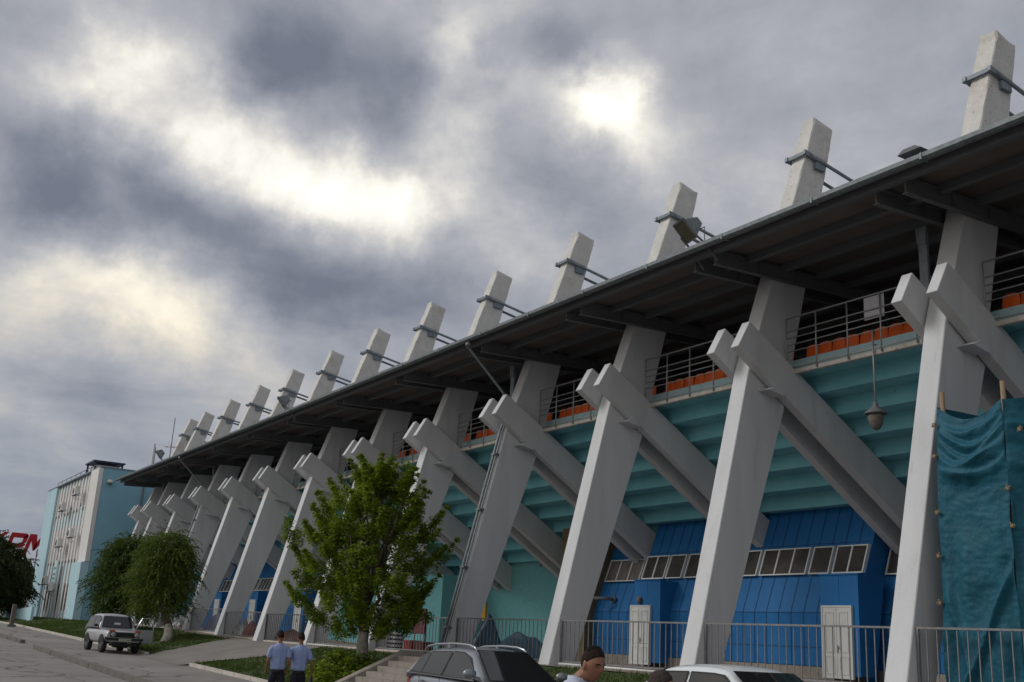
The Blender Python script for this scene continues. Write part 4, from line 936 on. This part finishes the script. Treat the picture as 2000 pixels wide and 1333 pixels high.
# two men walking away over the pavement (they face -X)
pa,jl,k=person('black haired man in a light blue shirt walking away, left one of the two',(-9.75,-8.85,-.2),R(82),1.785,stride=.6,armL=((-.05,-.03,-.28),(-.035,.13,-.48)),armR=((.05,-.06,-.27),(.03,.05,-.50)))
pb,jl,k=person('black haired man in a light blue shirt walking away, holding a black folder',(-9.75,-8.35,-.2),R(78),1.765,stride=-.5,armL=((-.14,-.02,-.22),(-.20,.10,-.42)),armR=((.08,-.02,-.28),(.13,.10,-.52)))
W_=jl['R'][2]*k
f=thing('folder','black folder held in the right hand of the walking man','folder',pb.location,pb.rotation_euler.z)
b=MB(); b.box(-.02,.02,-.15,.17,-.36,-.055,bev=.008); b.xf(Matrix.Translation(W_+Vector((.0,.02,-.02)))); b.build('cover',M['black'],f)
b=MB(); b.tube([W_+Vector((0,-.03,-.08)),W_+Vector((0,-.01,-.055)),W_+Vector((0,.06,-.055)),W_+Vector((0,.08,-.08))],.008,6); b.build('handle',M['black'],f)
# near man, head seen three quarters, looking down to the right
pc,jl,k=person('short haired man in a pale blue shirt nearest the camera, looking down',(7.24,-13.02,-.2),R(-62),1.865,'hair',shirt='shirt_pale',head_rz=R(-22),head_tilt=R(-13),detail=True,top=.75,fwd=.075,drop=.06)
b=MB(); zz=1.45*k
b.tube([(-.115*k,-.10,1.36*k),(-.105*k,-.03,1.525*k),(-.10*k,.05,1.50*k),(-.06,.13,1.33*k),(.02,.14,1.15*k),(.17,.12,.98*k)],.011,6); b.build('shoulder_strap',M['black'],pc)
pd,jl,k=person('dark brown haired person with only the top of the head showing beside the white car',(8.56,-13.38,-.2),R(-52),1.675,'hair_brown',shirt='shirt_pale',head_rz=R(-8),head_tilt=R(-4),fem=True,detail=True,hairlen=.03)
# people farther off
pe,jl,k=person('small far man in a light blue shirt standing beyond the concrete post',(-83.5,-5.6,1.12),R(150),1.74,shirt='shirt')
pf,jl,k=person('person in a reddish top leaning on the far fence behind a frame',(-30.75,1.0,1.05),R(170),1.65,shirt='shirt_red',hair_m='hair_red') if 0 else (None,None,None)

# ---------------------------------------------------------------- cars (local +X is the front)
def carmat(name,c,metal=.4): return mat(name,c,.28,metal,spec=.5,coat=.7,col2=tuple(v*.93 for v in c),scale=2)
M['silver']=carmat('silver car paint',(.42,.43,.45),.2); M['bluegrey']=carmat('blue grey car paint',(.24,.26,.29),.35); M['white_car']=carmat('white car paint',(.66,.70,.72),.0)
M['carglass']=mat('tinted car glass',(.014,.016,.018),.04,spec=.8); M['tyre']=mat('tyre rubber',(.018,.018,.018),.85,bump=.5,bscale=60,col2=(.04,.037,.034),scale=6); M['rim']=mat('wheel rim',(.32,.32,.33),.35,.6)
M['plastic']=mat('black bumper plastic',(.02,.021,.023),.5); M['chrome']=mat('brushed roof rail',(.42,.43,.45),.25,.8); M['headlight']=mat('headlight glass',(.35,.36,.37),.08,.3,spec=.9); M['amber']=mat('orange indicator',(.45,.10,.03),.25)
M['plate']=mat('number plate',(.5,.5,.42),.5); M['rubber']=mat('window rubber',(.012,.012,.013),.6)
def interp(T,x):
    if x<=T[0][0]: return T[0][1:]
    for a,b in zip(T,T[1:]):
        if x<=b[0]:
            t=(x-a[0])/(b[0]-a[0]); return tuple(lerp(p,q,t) for p,q in zip(a[1:],b[1:]))
    return T[-1][1:]
def loft(b,sections,mi=0,smooth=True):
    """sections: lists of half points (y>=0, z) ordered bottom to top centre; mirrored"""
    rings=[]
    for x,pts in sections:
        full=[(y,z) for y,z in pts]+[(-y,z) for y,z in reversed(pts) if abs(y)>1e-5]
        rings.append([b.b.verts.new((x,y,z)) for y,z in full])
    n=len(rings[0])
    for r0,r1 in zip(rings,rings[1:]):
        for k in range(n):
            f=b.b.faces.new((r0[k],r1[k],r1[(k+1)%n],r0[(k+1)%n])); f.smooth=smooth; f.material_index=mi
    for r in (rings[0][::-1],rings[-1]):
        f=b.b.faces.new(r); f.material_index=mi
    return b
def subsurf(o,l=1):
    m=o.modifiers.new('s','SUBSURF'); m.levels=l; m.render_levels=l
def wheel(t,x,y,r,w,rimr,rim=M['rim'],steer=0):
    b=MB(); s=1 if y>0 else -1
    b.lathe([(rimr,-w/2),(r-.03,-w/2),(r-.005,-w/2+.02),(r,0),(r-.005,w/2-.02),(r-.03,w/2),(rimr,w/2)],(x,y,r),32,axis='y'); o=b.build('wheel',M['tyre'],t)
    b=MB(); b.lathe([(rimr+.005,s*w*.42),(rimr-.02,s*w*.46),(rimr-.04,s*w*.30),(rimr*.45,s*w*.34),(rimr*.22,s*w*.46),(.01,s*w*.47)],(x,y,r),24,axis='y')
    for q in range(5):
        a=q*2*math.pi/5; b.bar((x+rimr*.2*math.cos(a),y+s*w*.44,r+rimr*.2*math.sin(a)),(x+(rimr-.02)*math.cos(a),y+s*w*.44,r+(rimr-.02)*math.sin(a)),.05,.03,up=(0,1,0))
    b.build('rim',rim,o)
def car(name,lab,cat,loc,rz,S):
    t=thing(name,lab,cat,loc,rz)
    B=S['belt']; pm=S['paint']
    # lower body sections: x, half width, bottom z, top z
    b=MB(); secs=[]
    for x,w,z0,zt,cr in S['body']:
        zm=z0+(zt-z0)*.45
        secs.append((x,[(w*.86,z0),(w*.97,z0+.10),(w,zm),(w*.985,zt-.10),(w*.93,zt-.02),(w*.80,zt+.008),(w*.4,zt+cr*.8),(0,zt+cr)]))
    loft(b,secs); o=b.build('body',pm,t); subsurf(o,1)
    # wheel arches
    for x in S['wx']:
        for s in (-1,1):
            w=interp([(q[0],q[1]) for q in S['body']],x)[0]
            a=MB(); rr=S['wr']+.075; y=s*(w*1.0)
            pts=[(x+rr*math.cos(R(q)),S['wr']+rr*math.sin(R(q))*1.0) for q in range(-12,193,12)]
            P=[(px,pz) for px,pz in pts]; a.prism([(px,max(pz,S['body'][1][2]-.02)) for px,pz in P],'y',y-s*.25,y+s*.008); a.build('wheel_arch',M['rubber'],t)
            a=MB(); a.tube([(px,y+s*.004,max(pz,S['body'][1][2])) for px,pz in P],.022,6); a.build('arch_lip',S.get('lip',pm),t)
            wheel(t,x,s*(w-.10),S['wr'],.20,S['wr']*.60)
    # greenhouse: side outline in (x,z), widths at belt and roof
    wb,wt,zb_,zt_=S['gh']; G=S['roofline']  # list of (x,z) from rear base over roof to front base
    def yside(z): return lerp(wb,wt,max(0,min(1,(z-zb_)/(zt_-zb_))))
    b=MB(); secs=[]
    for x,z in G:
        h=max(z-zb_,.004); zz=zb_+h
        secs.append((x,[(wb,zb_-.06),(yside(zb_+h*.35),zb_+h*.35),(yside(zb_+h*.7),zb_+h*.7),(yside(zz)-.015*min(1,h*4),zz-.055*min(1,h*3)),(yside(zz)-.07*min(1,h*3),zz-.012),(yside(zz)*.5,zz+.018*min(1,h*3)),(0,zz+.026*min(1,h*3))]))
    loft(b,secs); g=b.build('cabin',pm,t); subsurf(g,1)
    def panel(nm,poly,off,m,par,rub=True):
        for s in (-1,1):
            b=MB()
            if rub:
                c=(sum(p[0] for p in poly)/len(poly),sum(p[1] for p in poly)/len(poly))
                big=[(c[0]+(px-c[0])*(1+.035/max(.2,abs(px-c[0]))),c[1]+(pz-c[1])*(1+.028/max(.12,abs(pz-c[1])))) for px,pz in poly]
                b.prism([(0,0)]*0 or big,'y',0,1,mi=1) if 0 else None
                vs=[b.b.verts.new((px,s*(yside(pz)+off-.004),pz)) for px,pz in big]; f=b.b.faces.new(vs if s<0 else vs[::-1]); f.material_index=1
            vs=[b.b.verts.new((px,s*(yside(pz)+off),pz)) for px,pz in poly]; f=b.b.faces.new(vs if s<0 else vs[::-1])
            b.build(nm,[m,M['rubber']],par)
    for poly in S['side_glass']: panel('side_window',poly,.012,M['carglass'],t)
    # windscreen and rear window follow the roofline slope
    def screen(nm,A,Bp,f0,f1):
        b=MB()
        def fn(k,e,off):
            def f(u,v):
                x=lerp(A[0],Bp[0],v); z=lerp(A[1],Bp[1],v); hw=lerp(f0,f1,v)+e; y=(u*2-1)*hw; bulge=(1-(u*2-1)**2)*.05*(1 if A[0]>0 else -1)
                dx=Bp[0]-A[0]; dz=Bp[1]-A[1]; l_=math.hypot(dx,dz); nx,nz_=(dz/l_,-dx/l_); 
                if A[0]<0: nx,nz_=-dz/l_,dx/l_
                nx,nz_=(abs(nx) if A[0]>0 else -abs(nx)),abs(nz_)
                vv=(v-.5)*(1+2*e)+.5; x=lerp(A[0],Bp[0],vv); z=lerp(A[1],Bp[1],vv)
                return (x+nx*off+bulge,y,z+nz_*off)
            return f
        b.grid(fn(0,.03,.020),10,4,mi=1); b.grid(fn(0,0,.026),10,6); b.build(nm,[M['carglass'],M['rubber']],t)
    screen('windscreen',*S['front_screen']); screen('rear_window',*S['rear_screen'])
    return t,yside
def extras(t,parts):
    for nm,b,m in parts: b.build(nm,m,t)
def mirror(t,x,y,z,m,sz=1.0):
    b=MB(); s=1 if y>0 else -1
    b.lathe([(.001,-.085),(.035,-.08),(.062,-.055),(.072,0),(.066,.05),(.05,.08),(.001,.088)],(0,0,0),20,axis='y')
    b.xf(Matrix.Translation((x,y+s*.10*sz,z+.07*sz))@Matrix.Diagonal((.8*sz,1.25*sz,1.0*sz,1)))
    b.bar((x,y-s*.10,z+.02),(x,y+s*.06,z+.04),.05,.035); b.build('mirror',m,t)
# --- grey suv
suvb=[(-2.30,.62,.42,.80,.0),(-2.28,.80,.36,.95,.02),(-2.12,.88,.30,1.06,.02),(-1.5,.915,.26,1.09,.02),(-.5,.925,.24,1.07,.02),(.6,.925,.24,1.03,.03),(1.05,.92,.25,1.02,.05),(1.6,.905,.27,.97,.06),(2.05,.86,.30,.88,.05),(2.28,.72,.34,.74,.02),(2.33,.60,.42,.62,.0)]
suvg=[(-2.20,1.10),(-2.10,1.30),(-1.92,1.50),(-1.65,1.60),(-1.2,1.645),(-.5,1.665),(.0,1.650),(.25,1.615),(.36,1.570),(.62,1.405),(.92,1.225),(1.20,1.06),(1.28,1.02)]
SUV=dict(belt=1.06,paint=M['bluegrey'],body=suvb,wx=(-1.38,1.36),wr=.355,gh=(.885,.62,1.05,1.66),roofline=suvg,
 side_glass=[[(-2.02,1.13),(-1.52,1.12),(-1.45,1.50),(-1.62,1.49),(-1.85,1.36)],[(-1.46,1.12),(-.60,1.10),(-.52,1.555),(-1.38,1.52)],[(-.50,1.10),(.80,1.08),(.62,1.28),(.30,1.47),(.02,1.55),(-.42,1.56)]],
 front_screen=((1.24,1.075),(.36,1.60),.76,.55),rear_screen=((-2.17,1.14),(-1.93,1.49),.70,.56))
suv,ys=car('suv','blue grey suv with silver roof rails parked by the stone steps','suv',(-5.35,-5.95,-.20),R(-2),SUV)
for s in (-1,1):
    b=MB(); b.tube([(-1.95,s*.60,1.55),(-1.80,s*.595,1.64),(-1.4,s*.585,1.695),(-.6,s*.575,1.725),(.0,s*.57,1.712),(.25,s*.575,1.67),(.36,s*.59,1.60)],[.018,.024,.026,.026,.026,.026,.016],8); b.box(-.9,-.82,s*.578-.02,s*.578+.02,1.63,1.71); b.build('roof_rail',M['chrome'],suv)
    mirror(suv,.95,s*.93,1.10,M['bluegrey'],1.25)
    b=MB(); b.bar((-2.0,s*.892,1.085),(.85,s*.896,1.062),.02,.02); b.build('belt_trim',M['chrome'],suv)
    for x in (-1.35,-.30): b=MB(); b.box(x-.09,x+.09,s*.935-.02,s*.935+.02,.93,.965,bev=.01); b.build('door_handle',M['bluegrey'],suv)
    b=MB(); b.box(-.54,-.53,s*.93-.004,s*.93+.004,.4,1.04); b.box(-1.48,-1.47,s*.925-.004,s*.925+.004,.5,1.04); b.box(.72,.73,s*.928-.004,s*.928+.004,.4,1.02); b.build('door_gap',M['rubber'],suv)
    b=MB(); b.box(2.0,2.25,s*.62-.16,s*.62+.16,.70,.84,bev=.04); b.build('headlight',M['headlight'],suv)
    b=MB(); b.box(-2.33,-2.2,s*.70-.1,s*.70+.1,.78,1.05,bev=.02); b.build('tail_light',redm,suv)
b=MB(); b.box(2.26,2.34,-.45,.45,.55,.72,bev=.02); b.build('grille',M['plastic'],suv)
for s in (-.35,.35): b=MB(); b.bar((1.20,s-.25,1.125),(1.10,s+.35,1.165),.03,.015); b.build('wiper',M['plastic'],suv)
b=MB(); b.lathe([(.03,0),(.02,.03)],(-1.75,0,1.63),8); b.tube([(-1.75,0,1.64),(-1.95,0,1.78)],.006,5); b.build('aerial',M['plastic'],suv)
# --- white saloon at the right
wb_=[(-2.0,.60,.35,.62,.0),(-1.98,.74,.28,.80,.02),(-1.85,.79,.24,.90,.02),(-1.2,.815,.20,.93,.02),(.2,.82,.19,.92,.02),(.85,.815,.20,.91,.03),(1.4,.80,.22,.86,.03),(1.85,.76,.26,.78,.02),(2.0,.66,.32,.64,.0)]
wg=[(-1.95,.93),(-1.75,1.12),(-1.50,1.29),(-1.25,1.385),(-.8,1.425),(-.2,1.435),(.12,1.405),(.28,1.335),(.60,1.135),(.95,.945),(1.02,.92)]
WH=dict(belt=.92,paint=M['white_car'],body=wb_,wx=(-1.25,1.25),wr=.29,gh=(.79,.66,.92,1.43),roofline=wg,
 side_glass=[[(-1.55,.97),(-.72,.96),(-.66,1.30),(-1.18,1.28),(-1.33,1.22)],[(-.60,.96),(.66,.96),(.40,1.17),(.20,1.28),(-.02,1.30),(-.54,1.30)]],
 front_screen=((.97,.975),(.30,1.345),.70,.58),rear_screen=((-1.86,1.0),(-1.45,1.31),.64,.52))
wc,ys=car('hatchback','white hatchback with black window rubbers at the lower right','car',(1.4,-5.45,.0),R(-3),WH)
for s in (-1,1):
    mirror(wc,.62,s*.80,.95,M['plastic'],.9)
    b=MB(); b.box(1.9,1.98,s*.52-.13,s*.52+.13,.58,.72,bev=.02); b.build('headlight',M['headlight'],wc)
# --- silver off-road car with an open door
nb=[(-1.78,.62,.42,.80,.0),(-1.76,.74,.40,.93,.0),(-1.6,.80,.38,.97,.01),(-.9,.815,.36,.98,.01),(.4,.815,.36,.98,.01),(.62,.81,.36,.985,.02),(1.2,.80,.38,.955,.025),(1.66,.78,.42,.92,.01),(1.74,.74,.46,.88,.0)]
ng=[(-1.74,.98),(-1.66,1.30),(-1.55,1.52),(-1.40,1.60),(-.6,1.63),(.0,1.61),(.10,1.57),(.22,1.41),(.50,1.01),(.56,.98)]
NV=dict(belt=.98,paint=M['silver'],body=nb,wx=(-1.12,1.12),wr=.345,gh=(.795,.60,.98,1.62),roofline=ng,
 side_glass=[[(-1.60,1.04),(-.62,1.03),(-.60,1.50),(-1.42,1.49),(-1.50,1.44)],[(-.54,1.03),(.36,1.03),(.17,1.40),(.05,1.50),(-.53,1.50)]],
 front_screen=((.50,1.06),(.20,1.50),.64,.53),rear_screen=((-1.72,1.05),(-1.58,1.48),.66,.54))
nv,ys=car('off_road_car','silver boxy off-road car parked on the kerb with a door open','car',(-37.1,-6.2,.28),R(3),NV)
b=MB(); b.box(1.755,1.79,-.62,.62,.66,.86,bev=.01); 
for q in range(6): b.box(1.788,1.796,-.60,.60,.68+q*.03,.69+q*.03)
b.build('grille',M['plastic'],nv)
for s in (-1,1):
    b=MB(); b.lathe([(.10,0),(.10,.03),(.085,.045),(.02,.055)],(1.765,s*.50,.765),18,axis='x'); b.build('headlight',M['headlight'],nv)
    b=MB(); b.box(1.72,1.785,s*.55-.13,s*.55+.13,.875,.955,bev=.01); b.build('indicator',M['amber'],nv)
    mirror(nv,.36,s*.82,1.06,M['plastic'],.8)
    b=MB(); b.bar((1.72,s*.81,.60),(1.72,s*.70,.60),.1,.12); b.build('bumper_end',M['plastic'],nv)
b=MB(); b.box(1.76,1.86,-.78,.78,.53,.64,bev=.015); b.build('bumper',M['plastic'],nv); b=MB(); b.box(1.80,1.862,-.76,.76,.632,.652); b.build('bumper_trim',M['chrome'],nv)
b=MB(); b.box(1.864,1.874,-.26,.26,.50,.61); b.build('number_plate',M['plate'],nv)
b=MB()
for q in (-.19,-.12,-.05,.04,.10,.16,.21): b.box(1.8745,1.876,q-.017,q+.017,.53,.585)
b.build('plate_characters',M['plastic'],nv)
b=MB(); b.box(1.66,1.72,-.6,.6,.30,.40); b.box(1.0,1.5,-.3,.3,.22,.40,bev=.03); b.build('underbody',M['plastic'],nv)
b=MB(); b.prism([(-.13,0),(.13,0),(.13,.17),(-.13,.17)],'y',0,.003); b.xf(Matrix.Translation((.52,-.02,1.09))@Matrix.Rotation(R(90),4,'Z')@Matrix.Rotation(R(-12),4,'X')); b.build('paper_card',M['white_paint'],nv)
# open passenger door on the far side, hinged at the front pillar
d=MB(); d.box(-1.0,0,-.03,.03,.42,1.0,bev=.012); 
for a_,e_ in (((-1.0,0,1.0),(-.92,0,1.50)),((-.92,0,1.50),(-.32,0,1.50)),((-.32,0,1.50),(-.02,0,1.0))): d.bar(a_,e_,.035,.04)
d.xf(Matrix.Translation((.44,.82,0))@Matrix.Rotation(R(-68),4,'Z')); d.build('door',M['silver'],nv)

# ---------------------------------------------------------------- trees
def leaf_crown(name,par,m,clumps,per,size,seed,droop=0.,elong=1.7,hang=0.):
    r=random.Random(seed); V=[]; F=[]
    for (cx,cy,cz,rad,n) in clumps:
        for _ in range(int(per*n)):
            while True:
                x,y,z=r.uniform(-1,1),r.uniform(-1,1),r.uniform(-1,1); q=x*x+y*y+z*z
                if q<1: break
            k=(.35+.65*r.random()**.5)
            p=Vector((cx+x*rad*k,cy+y*rad*k,cz+z*rad*k*1.0-(x*x+y*y)*rad*hang))
            s=size*r.uniform(.6,1.3); a=r.uniform(0,6.28); t=Vector((math.cos(a),math.sin(a),r.uniform(-.7,.4)-droop)).normalized()
            w=t.cross(Vector((r.uniform(-.5,.5),r.uniform(-.5,.5),1))).normalized(); nrm=t.cross(w)
            i=len(V)
            V+= [p,p+t*s*elong*.45+w*s*.5+nrm*s*.06,p+t*s*elong,p+t*s*elong*.45-w*s*.5+nrm*s*.06]
            F.append((i,i+1,i+2,i+3))
    me=bpy.data.meshes.new(name); me.from_pydata(V,[],F); me.materials.append(m); o=bpy.data.objects.new(name,me); COL.objects.link(o); o.parent=par; return o
def limb(b,p,q,r0,r1,seed,n=6,wob=.12):
    r=random.Random(seed); p=Vector(p); q=Vector(q); L_=(q-p).length; pts=[]; rr=[]
    for i in range(n+1):
        t=i/n; w=Vector((r.uniform(-1,1),r.uniform(-1,1),r.uniform(-.4,.4)))*wob*L_*.25*math.sin(math.pi*t); pts.append(p.lerp(q,t)+w); rr.append(lerp(r0,r1,t))
    b.tube(pts,rr,8); return pts
# box elder: many upswept sprays
def tree_maple():
    x0,y0=-17.65,-3.15; z0=hgt(x0,y0)
    t=thing('box_elder','bushy bright green box elder with whitewashed trunk before the stadium','tree',(0,0,0))
    b=MB(); limb(b,(x0,y0,z0-.1),(x0+.05,y0,z0+1.25),.21,.165,1,5,.05); w=b.build('trunk_base',M['whitewash'],t)
    b=MB(); limb(b,(x0+.05,y0,z0+1.24),(x0+.0,y0,z0+2.0),.162,.13,2,5,.08)
    r=random.Random(11); fork=Vector((x0,y0,z0+1.9)); clumps=[]
    H=5.15; RW=2.4
    def env(zn): # half width of the crown against height 0..1
        return pw(-zn,[(0,.55),(-.12,.80),(-.3,.97),(-.5,1.0),(-.68,.86),(-.82,.66),(-.93,.42),(-1,.12)])
    base=z0+1.15
    for k in range(15):
        a=k*2.4+r.uniform(-.3,.3); zn=r.uniform(.35,.98); rad=env(zn)*RW*r.uniform(.55,.95)
        q=Vector((x0+rad*math.cos(a),y0+rad*math.sin(a)*.9,base+zn*H)); pts=limb(b,fork if k>3 else fork-Vector((0,0,.7)),q,.075,.014,20+k,7,.25)
        for j in range(3):
            s_=pts[3+j]; q2=s_+Vector((r.uniform(-.7,.7),r.uniform(-.7,.7),r.uniform(.1,.8))); limb(b,s_,q2,.025,.008,90+k*3+j,4,.2)
    b.build('trunk',M['bark'],t)
    for k in range(330):
        zn=r.random()**.9; a=r.uniform(0,6.283); u=r.random(); rad=env(zn)*RW*(u**.42)
        lob=1+.16*math.sin(a*3+zn*7)+.10*math.sin(a*7+zn*13+1)
        rad*=lob; cx=x0+rad*math.cos(a)*1.0; cy=y0+rad*math.sin(a)*.9; cz=base+zn*H
        rr=r.uniform(.20,.42)*(1 if u<.8 else .8)
        clumps.append((cx,cy,cz,rr,rr*3.2)); 
        if u>.6: # sprays pointing up and out past the outline
            for j in range(3): clumps.append((cx+.16*(j+1)*math.cos(a)*.8,cy+.16*(j+1)*math.sin(a)*.8,cz+.16*(j+1),.17-.035*j,.35))
    for sx,sz_,n in ((-2.2,2.9,6),(-2.5,3.2,4),(1.7,2.4,4),(1.65,3.2,4),(-1.9,1.6,5),(1.7,.75,5),(.2,5.35,4),(.75,5.2,4),(-.5,5.1,4),(-1.35,.4,4)):
        # sideways in the picture is roughly the (.53,.85) direction
        for j in range(n):
            q=.2*j-.3; clumps.append((x0+(sx+q*(1 if sx>0 else -1)*.5)*.53+r.uniform(-.2,.2),y0+(sx+q*(1 if sx>0 else -1)*.5)*.85+r.uniform(-.2,.2),base+sz_+r.uniform(-.25,.25),.24,.5))
    leaf_crown('crown',t,M['leaf_maple'],clumps,210,.060,5,droop=.25)
    # low suckers round the foot
    s=thing('sucker_bush','low green sucker bush around the foot of the box elder','bush',(0,0,0)); cl=[]
    for k in range(60):
        a=r.uniform(0,6.28); rd=r.random()**.6*1.25; cx=x0+.25+rd*math.cos(a)*.9; cy=y0-.75+rd*math.sin(a)*.75; cl.append((cx,cy,hgt(cx,cy)+r.uniform(.1,.95)*(1.1-rd*.5),.24,.75))
    leaf_crown('foliage',s,M['leaf_maple'],cl,80,.075,8,droop=.1)
    b=MB()
    for k in range(12): a=k*.52; limb(b,(x0+.2,y0-.6,hgt(x0,y0-.6)-.05),(x0+.25+math.cos(a)*.8,y0-.75+math.sin(a)*.6,hgt(x0,y0-.7)+.7),.014,.005,200+k,3)
    b.build('stem',M['bark'],s)
tree_maple()
# narrow leaved elms: drooping threads of small leaves
def tree_elm(lab,x0,y0,topx,topy,rx,h0,h1,seed,lean,white=True,m='leaf_willow',per=1.0,name='elm_tree',nn=330,ls=.06):
    z0=hgt(x0,y0); t=thing(name,lab,'tree',(0,0,0)); r=random.Random(seed)
    b=MB(); p0_=Vector((x0,y0,z0-.1)); p1_=Vector((topx,topy,z0+h0+.5)); mid=p0_.lerp(p1_,.45)+Vector(lean)*-.25
    if white:
        bw=MB(); bw.tube([p0_,p0_.lerp(mid,.5)+Vector(lean)*-.06,mid],[.27,.22,.20],10); bw.build('trunk_base',M['whitewash'],t)
    b.tube([mid-Vector((0,0,.02)) if white else p0_,mid.lerp(p1_,.5),p1_],[.198,.18,.15],10)
    for k in range(14):
        a=k*2.4; zn=r.uniform(.2,.95); q=Vector((topx+rx*.75*math.cos(a)*(1-zn*.4),topy+rx*.65*math.sin(a)*(1-zn*.4),z0+h0+(h1-h0)*zn)); pts=limb(b,p1_,q,.08,.015,seed*50+k,6,.25)
    b.build('trunk',M['bark'],t)
    V=[];F=[]
    def leaf(p,d,s):
        w=d.cross(Vector((r.uniform(-1,1),r.uniform(-1,1),.3))).normalized(); i=len(V); V.extend([p,p+d*s*1.0+w*s*.42,p+d*s*2.2,p+d*s*1.0-w*s*.42]); F.append((i,i+1,i+2,i+3))
    for k in range(nn):
        zn=r.random()**.8; a=r.uniform(0,6.283); env=pw(-zn,[(0,.70),(-.2,.94),(-.45,1),(-.7,.86),(-.88,.58),(-1,.22)])
        rad=env*rx*(r.random()**.4)*(1+.20*math.sin(a*4+zn*9)+.16*math.sin(a*9-zn*14)); p=Vector((topx+rad*math.cos(a),topy+rad*.85*math.sin(a),z0+h0+(h1-h0)*zn))
        out_=Vector((math.cos(a),math.sin(a),.55)).normalized()
        for j in range(7):
            d=(out_+Vector((r.uniform(-.9,.9),r.uniform(-.9,.9),r.uniform(-.5,.5)))).normalized(); q=p.copy()+Vector((r.uniform(-.2,.2),r.uniform(-.2,.2),r.uniform(-.2,.2)))
            for s_ in range(int(r.choice((9,13,20))*per)):
                d=(d+Vector((0,0,-.085))).normalized(); q=q+d*.062; leaf(q,(d+Vector((r.uniform(-.8,.8),r.uniform(-.8,.8),r.uniform(-.8,.4)))).normalized(),ls*r.uniform(.7,1.2))
    me=bpy.data.meshes.new('crown'); me.from_pydata(V,[],F); me.materials.append(M[m]); o=bpy.data.objects.new('crown',me); COL.objects.link(o); o.parent=t
    return t
tree_elm('drooping green elm with a curved whitewashed trunk, right one of the close pair',-39.9,-3.1,-41.6,-3.1,1.25,1.3,5.0,31,(-.9,-.9,0))
tree_elm('drooping dark green elm beside the office corner, left one of the close pair',-50.3,-2.9,-50.3,-2.75,1.65,.9,5.05,47,(0,0,0),white=False,m='leaf_elm',nn=520,ls=.07)
tree_elm('dark dense tree at the left edge before the red letters',-88,-6.3,-88,-6.4,4.3,.5,6.9,53,(0,0,0),white=False,m='leaf_dark',nn=620,ls=.10,name='broadleaf_tree')
tree_elm('dark tree farther back between the office and the kiosk',-104,-2.5,-104,-2.5,3.6,1.0,5.6,59,(0,0,0),white=False,m='leaf_dark',nn=420,ls=.11,name='broadleaf_tree')
tree_elm('dark tree behind the kiosk at the far left',-112,-10,-112,-10,4.4,1.4,6.4,61,(0,0,0),white=False,m='leaf_dark',nn=420,ls=.12,name='broadleaf_tree')
